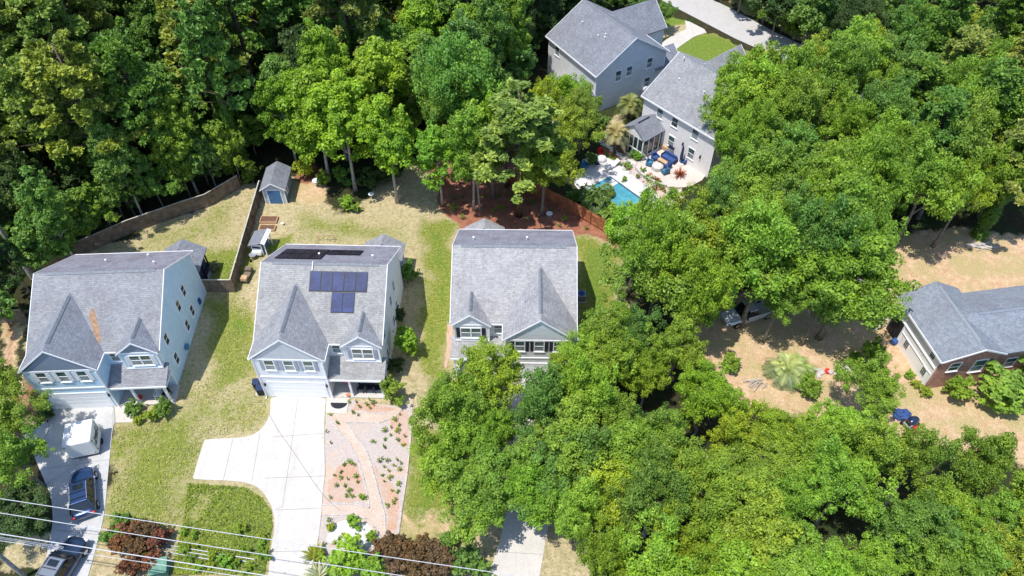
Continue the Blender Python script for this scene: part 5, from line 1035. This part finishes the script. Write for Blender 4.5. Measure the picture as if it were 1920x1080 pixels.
# shrubs: u,v base px, R, height factor
def shrub(u,v,R,col,lb,grp=None,h=None,kind='shrub',name='shrub',cat='shrub'):
    x,y=g(u,v); return tree(kind,x,y,R,(h or R)*.85,col,lb,grp,cat,name=name)
for a in ((258,775,.85,GD,'dark green round bush at the porch corner of the pale blue house'),(314,775,.95,GD,'dark green round bush at the right end of the pale blue porch'),(290,787,.8,GY,'low lime-green bush between the two dark bushes'),(90,785,.8,GK,'dark shrub beside the garage of the pale blue house'),(262,793,.5,GY,'small lime bush below the left dark porch bush'),
 (765,530,1.2,GD,'dark tall shrub against the rear right wall of the solar roof house',None,1.7),(745,600,.9,GK,'shaded shrub midway along the right wall of the solar roof house',None,1.),(765,665,1.4,GB,'bright green tree-like shrub beside the right wall of the solar roof house',None,2.),(738,750,1.35,GO,'large rounded shrub at the right end of the porch with rocking chairs',None,1.7),(742,697,.9,GK,'shaded shrub near the front right corner of the solar roof house'),
 (652,392,1.,GB,'bright green shrub in the middle back yard below the woods'),(668,398,.7,GO,'low leafy plant right of the bright back yard shrub'),(612,345,1.,GO,'feathery green shrub near the bird bath'),(575,335,1.2,GY,'yellow-green shrub right of the shed',None,1.6),(645,345,1.4,GD,'dark shrub under the pale tree trunks'),(700,350,1.6,GK,'dark shrub in the tree shade right of the pale trunks',None,1.6),(735,340,1.6,GK,'dark shrub at the right end of the shaded tree line',None,1.6),
 (475,345,1.5,(.12,.19,.03),'drooping light green shrub left of the shed',None,1.9),(440,330,1.3,GO,'green shrub against the woods fence'),(970,385,.8,(.12,.17,.08),'grey-green round shrub between the trunks in the mulch bed'),(1110,310,1.,GD,'dark shrub at the far left of the pool deck'),
 (655,1060,1.7,GB,'wide bright green bush at the right foot of the widest driveway'),(704,1078,1.2,GB,'lime green bush right of the wide green bush'),(665,985,.7,GB,'bright green low bush above the white sand patch'),(698,1012,.5,GO,'small green bush right of the white sand patch'),(621,992,.4,GY,'small yellow-green bush left of the white sand patch'),
 (680,935,.35,GO,'small dark green bush beside the bark path'),(870,1068,1.3,GD,'dark green shrub at the right end of the bronze hedge'),(845,1020,.8,GD,'green shrub above the bronze hedge'),(900,1072,1.,GD,'dark shrub beside the mouth of the shaded driveway'),
 (1790,748,1.35,GO,'round bush at the brick corner of the low house',None,1.5),(1868,752,2.9,GO,'big round bush in front of the brick wall',None,2.),(1925,735,2.4,GB,'big bush at the right edge in front of the brick wall',None,1.9),(1730,740,.6,GY,'small yellow-green shrub at the foot of the white wall'),(1702,708,.5,GB,'small green shrub beside the white wall'),(1715,725,.5,GY,'small straggly shrub between the white wall shrubs'),
 (1365,690,1.,GO,'low green bush at the left edge of the dirt yard'),(1600,690,.8,GB,'bright bush beside the pale tub'),(1620,680,1.4,GO,'green bush above the front canopy on the dirt yard',None,1.8),(1510,735,1.2,GO,'green bush right of the broad palm'),(1195,300,.6,GB,'low green hedge plant in front of the sunroom'),(1185,295,.6,GD,'dark hedge plant in front of the sunroom'),(1210,370,.7,GO,'grey-green shrub on the rock garden'),(1260,372,.8,GO,'green shrub at the right end of the rock garden'),
 (1170,340,.4,GO,'small round shrub at the top of the rock garden'),(1190,205,.8,GB,'green shrub between the two back houses'),(1130,240,1.,GD,'dark shrub left of the feathery palm'),(1075,380,1.,GD,'dark shrub behind the cedar fence'),(1150,415,1.1,GO,'green shrub between cedar fence and pool'),(1105,400,1.,GD,'dark shrub under the palms behind the cedar fence'),(425,1058,.7,GB,'small green bush in the leafy front bed'),(403,505,.6,(.35,.33,.2),'white-flowering bush in the shade of the left rear porch'),(600,1045,.6,GY,'yellow-green grass-like bush beside the driveway foot')):
    shrub(*a[:5],*(a[5:6] or (None,)),h=(a[6] if len(a)>6 else None))
BR=(.20,.085,.055)
for i,(u,v,R) in enumerate(((212,1015,.95),(250,1005,1.3),(285,1010,1.3),(305,1020,1.2),(232,1030,1.),(265,1040,1.1),(255,1070,1.2),(290,1062,1.))): shrub(u,v,R*.88,(BR,(.26,.12,.07),(.16,.10,.05))[i%3] if i!=0 else GD,'bronze-red leaved shrub beside the left driveway' if i else 'dark green shrub at the left end of the bronze-red shrubs','bronze-red shrubs by the left driveway' if i else None,h=R*.9)
shrub(240,995,1.1,GD,'grey-green shrub above the bronze-red shrubs'); shrub(275,1052,.6,(.3,.28,.02),'yellow shrub among the bronze-red shrubs')
for i,(u,v,R) in enumerate(((722,1045,1.1),(745,1040,1.2),(770,1048,1.2),(795,1045,1.2),(820,1052,1.2),(745,1072,1.2),(785,1078,1.2),(830,1080,1.2))): shrub(u,v,R,(.2,.12,.07),'bronze leaved hedge shrub at the bottom of the garden','bronze hedge below the garden',h=R*1.15)
# small garden plants
gp=[(620,780),(632,795),(613,812),(621,832),(655,868),(646,872),(662,872),(640,888),(628,893),(652,900),(668,896),(671,905),(632,913),(647,912),(655,922),(662,932),(650,932),(621,935),(640,898),(735,803),(722,810),(749,800),(745,810),(722,825),(733,818),(760,820),(746,828),(757,835),(700,830),(720,840),(712,868),(718,862),(727,866),(744,864),(739,875),(753,871),(750,883),(720,878),(729,885),(718,892),(731,897),(720,905),(747,910),(736,921),(742,938),(739,945),(727,950),(746,925),(655,757),(668,755),(675,765),(693,752),(694,768),(664,775),(700,758),(636,1012),(645,1005),(654,1008),(628,1020),(663,1018),(617,978),(682,1025),(706,1022),(724,1012),(740,790),(750,780),(625,990),(608,1025),(672,780),(689,760)]
for i,(u,v) in enumerate(gp): shrub(u,v,random.uniform(.13,.26),random.choice([GO,GD,GY,GO]),'small young plant in the gravel and mulch garden','young plants in the front garden',kind='spruce',name='garden_plant',cat='plant',h=random.uniform(.2,.35))
for (u,v) in [(850,375),(868,372),(912,372),(935,372),(940,395),(955,365),(1000,385),(1035,395),(1060,415),(925,400),(868,410),(1048,425),(988,415),(1100,430),(850,395)]: shrub(u,v,random.uniform(.25,.5),random.choice([GD,GO]),'small shrub planted in the red mulch bed','small shrubs in the red mulch bed',kind='spruce')
for i in range(26):
    a=random.random(); p0=Vector(g(1170,315)).lerp(Vector(g(1262,378)),a); tree('spruce',p0.x+random.uniform(-.8,1.),p0.y+random.uniform(-.3,1.3),random.uniform(.2,.45),.3,random.choice([GO,GP,(.2,.1,.03),GB]),'small plant between the stones of the rock garden','plants of the rock garden','plant',name='garden_plant')
for i in range(22):
    u=random.uniform(345,505); v=random.uniform(985,1075)
    shrub(u,v,random.uniform(.3,.55),random.choice([GO,GB,GY]),'leafy weed clump in the green front bed','weed clumps in the green front bed',kind='spruce',name='weed_clump',cat='plant')
# bare leaning trunk at far left
bt=thing('bare_trunk','bare grey leaning trunk at the far left behind the pale blue house','tree',(*g(62,522),0)); MB().tube([(0,0,0),(-.1,.1,4),(.1,.1,8),(-.2,.3,12)],[.26,.22,.18,.13],9).build('trunk',M['barkl'],bt)
# -- palms
def palmmesh(seed,nf,L,droop,wid,fan=False,cut=0):
    rs=np.random.default_rng(seed); P=[];Nn=[];S=[];V=[];F=[]
    for i in range(nf):
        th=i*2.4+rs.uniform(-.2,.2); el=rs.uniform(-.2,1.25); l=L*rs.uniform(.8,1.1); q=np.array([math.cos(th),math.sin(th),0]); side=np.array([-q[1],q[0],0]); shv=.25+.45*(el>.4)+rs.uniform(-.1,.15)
        pts=[]
        for j in range(9):
            t_=j/8; pts.append(q*l*t_*math.cos(el)*(1-.15*t_)+np.array([0,0,l*t_*math.sin(el)-droop*l*t_*t_]))
        for j in range(1,9):
            a,b_=pts[j-1],pts[j]; d=(b_-a)/np.linalg.norm(b_-a)
            for sgn in (-1,1):
                for sub in range(3):
                    c=a+(b_-a)*sub/3; wl=wid*(.35+1.0*math.sin(math.pi*min(1,(j-1+sub/3)/8*.9+.1))) if not fan else (wid*2.2 if j>5 else .03)
                    tip=c+side*sgn*wl+d*wl*.7-np.array([0,0,wl*.28]); o=len(V); e=d*.03*(1.6 if fan else 1)
                    V+= [c-e,c+e,tip]; F.append((o,o+1,o+2)); S.append(shv+rs.uniform(-.08,.08))
            o=len(V); V+=[a-side*.02,a+side*.02,b_+side*.015,b_-side*.015]; F.append((o,o+1,o+2,o+3)); S.append(shv)
    me=D.meshes.new('fronds'); me.from_pydata([tuple(v) for v in V],[],F); at_=me.attributes.new('shade','FLOAT','FACE'); at_.data.foreach_set('value',np.clip(S,0,1).astype(np.float32)); me.materials.append(M['palm']); return me
PM={'feather':palmmesh(1,46,2.3,.55,.34),'fan':palmmesh(2,40,1.5,.5,.3,True),'agave':palmmesh(3,40,1.,.1,.05)}
def palm(label,u,v,kind,h,s,col,r_=.17,name='palm_tree'):
    x,y=g(u,v); a=thing(name,label,'palm' if name=='palm_tree' else 'plant',(x,y,0),random.uniform(0,6))
    o=D.objects.new('fronds',PM[kind]); COL.objects.link(o); o.parent=a; o.location=(0,0,h); o.scale=(s,s,s); o.color=(*col,1)
    if h>.4: MB().tube([(0,0,0),(0,.05,h*.5),(0,0,h)],[r_*1.3,r_,r_*1.2],9).build('trunk',M['barkp'],a)
palm('feathery palm with grey-brown fronds beside the sunroom',1152,288,'feather',3.1,1.05,(.33,.30,.17)); palm('feathery palm between the two back houses',1178,222,'feather',2.3,1.05,(.20,.24,.09))
palm('broad low palm with grey-green fronds on the dirt yard',1470,705,'feather',1.2,1.15,(.40,.46,.22)); palm('second crown of the broad low palm on the dirt yard, slightly right',1492,700,'feather',.9,1.0,(.34,.42,.16))
palm('fan palm behind the cedar fence left of the spa',1118,402,'fan',2.6,1.1,(.08,.16,.04)); palm('fan palm nearest the cedar fence and the spa',1133,412,'fan',1.6,1.1,(.12,.22,.04)); palm('small fan palm at the corner between pool and deck',1137,366,'fan',.9,.7,(.16,.24,.03))
palm('light green palm overhanging the near end of the pool',1190,415,'feather',1.6,.75,(.22,.32,.04)); palm('light green palm at the near right corner of the pool',1206,412,'fan',1.5,.9,(.2,.3,.04)); palm('fan palm on the left side of the pool deck',1100,385,'fan',2.,1.,(.07,.15,.04))
palm('silvery spiky agave at the foot of the widest driveway',600,1082,'agave',.15,1.5,(.42,.48,.42),name='agave'); palm('yellow-green spiky yucca at the foot of the widest driveway',590,1045,'agave',.3,1.2,(.26,.3,.04),name='yucca'); palm('small spiky grey plant in the patio pot',1205,300,'agave',.55,.5,(.35,.4,.35),name='agave')
palm('rust-red spiky plant on the patio edge near the garden steps',1231,342,'agave',.2,.7,(.35,.1,.04),name='cordyline'); palm('rust-red spiky plant between parasol and oak crowns',1274,330,'agave',.2,1.1,(.35,.1,.05),name='cordyline')
# -- grass tufts as one uncountable mass per lawn kind
def tufts(name,px,n,size,col,seed,grp=None,hmin=.03):
    rs=np.random.default_rng(seed); P=np.array(G(px)); x=rs.uniform(P[:,0].min(),P[:,0].max(),n*3); y=rs.uniform(P[:,1].min(),P[:,1].max(),n*3)
    k=(pip_sd(x,y,[tuple(p) for p in P])>.1)&(wob(x,y,.9,seed)+rs.normal(size=n*3)*.35>-.15); x,y=x[k][:n],y[k][:n]; m_=len(x)
    pos=np.stack([x,y,hmin+rs.uniform(0,size,m_)],1); nr=rs.normal(size=(m_,3))*.35+np.array([0,0,1.])
    me=leafmesh(name,pos,nr,size,.5+rs.normal(size=m_)*.25,1.,rs); o=D.objects.new(name,me); COL.objects.link(o); o.color=(*col,1); tag(o,kind='stuff'); return o
o=tufts('leafy_ground_cover',[(350,905),(460,912),(492,932),(511,960),(513,985),(505,1030),(498,1080),(320,1080),(345,960)],12000,.10,(.24,.31,.05),1,hmin=.02); tag(o,'dense weedy green ground cover of the front bed between the driveways','ground cover')
o=tufts('lawn_grass',[(215,800),(360,780),(500,745),(500,790),(470,815),(385,820),(360,900),(345,960),(325,1000),(200,1000),(210,880)],5000,.06,(.40,.42,.16),2); tag(o,'patchy olive lawn between the left and widest driveways','grass')
o=tufts('lawn_grass',[(395,560),(470,555),(470,650),(505,745),(330,770),(390,640)],3000,.06,(.40,.42,.16),3); tag(o,'patchy grass strip between the pale blue and solar roof houses','grass')
o=tufts('lawn_grass',[(500,470),(560,390),(740,400),(830,430),(845,640),(770,800),(770,900),(850,1000),(900,960),(800,820),(780,600),(770,460)],5000,.05,(.40,.42,.16),4); tag(o,'tan and green back lawn behind the middle houses','grass')
o=tufts('lawn_grass',[(205,465),(352,405),(450,355),(490,366),(440,540),(400,540),(385,470)],3000,.05,(.40,.42,.16),5); tag(o,'fenced back lawn of the pale blue house','grass')
# ------------------------------------------------------------ light, sky, camera
sd=Vector((-.28,-.21,1)).normalized()
sun=D.lights.new('sun','SUN'); sun.energy=5.0; sun.angle=math.radians(.5); sun.color=(1,.965,.9)
so_=D.objects.new('sun',sun); COL.objects.link(so_); so_.rotation_euler=sd.to_track_quat('Z','Y').to_euler(); so_.location=(0,40,80)
w=D.worlds.new('World'); SC.world=w; w.use_nodes=True; n=w.node_tree.nodes; sk=n.new('ShaderNodeTexSky'); sk.sky_type='NISHITA'; sk.sun_disc=False
sk.sun_elevation=math.asin(sd.z); sk.sun_rotation=math.atan2(sd.x,sd.y)%(2*math.pi); sk.air_density=1.; sk.dust_density=.6
w.node_tree.links.new(mixc(w.node_tree,1,sk.outputs[0],(1.3,1.37,1.5),'MULTIPLY'),n['Background'].inputs['Color']); n['Background'].inputs['Strength'].default_value=.15
cam=D.cameras.new('camera'); co2=D.objects.new('camera',cam); COL.objects.link(co2); SC.camera=co2
mx=Matrix(((RT[0],UP[0],-FW[0],0),(RT[1],UP[1],-FW[1],0),(RT[2],UP[2],-FW[2],H_),(0,0,0,1))); co2.matrix_world=mx
cam.sensor_width=36; cam.lens=F_/1920*36; cam.clip_start=.5; cam.clip_end=6000
SC.view_settings.view_transform='Standard'; SC.view_settings.look='None'; SC.view_settings.exposure=0; SC.view_settings.gamma=1
SC.cycles.max_bounces=6; SC.cycles.transparent_max_bounces=4
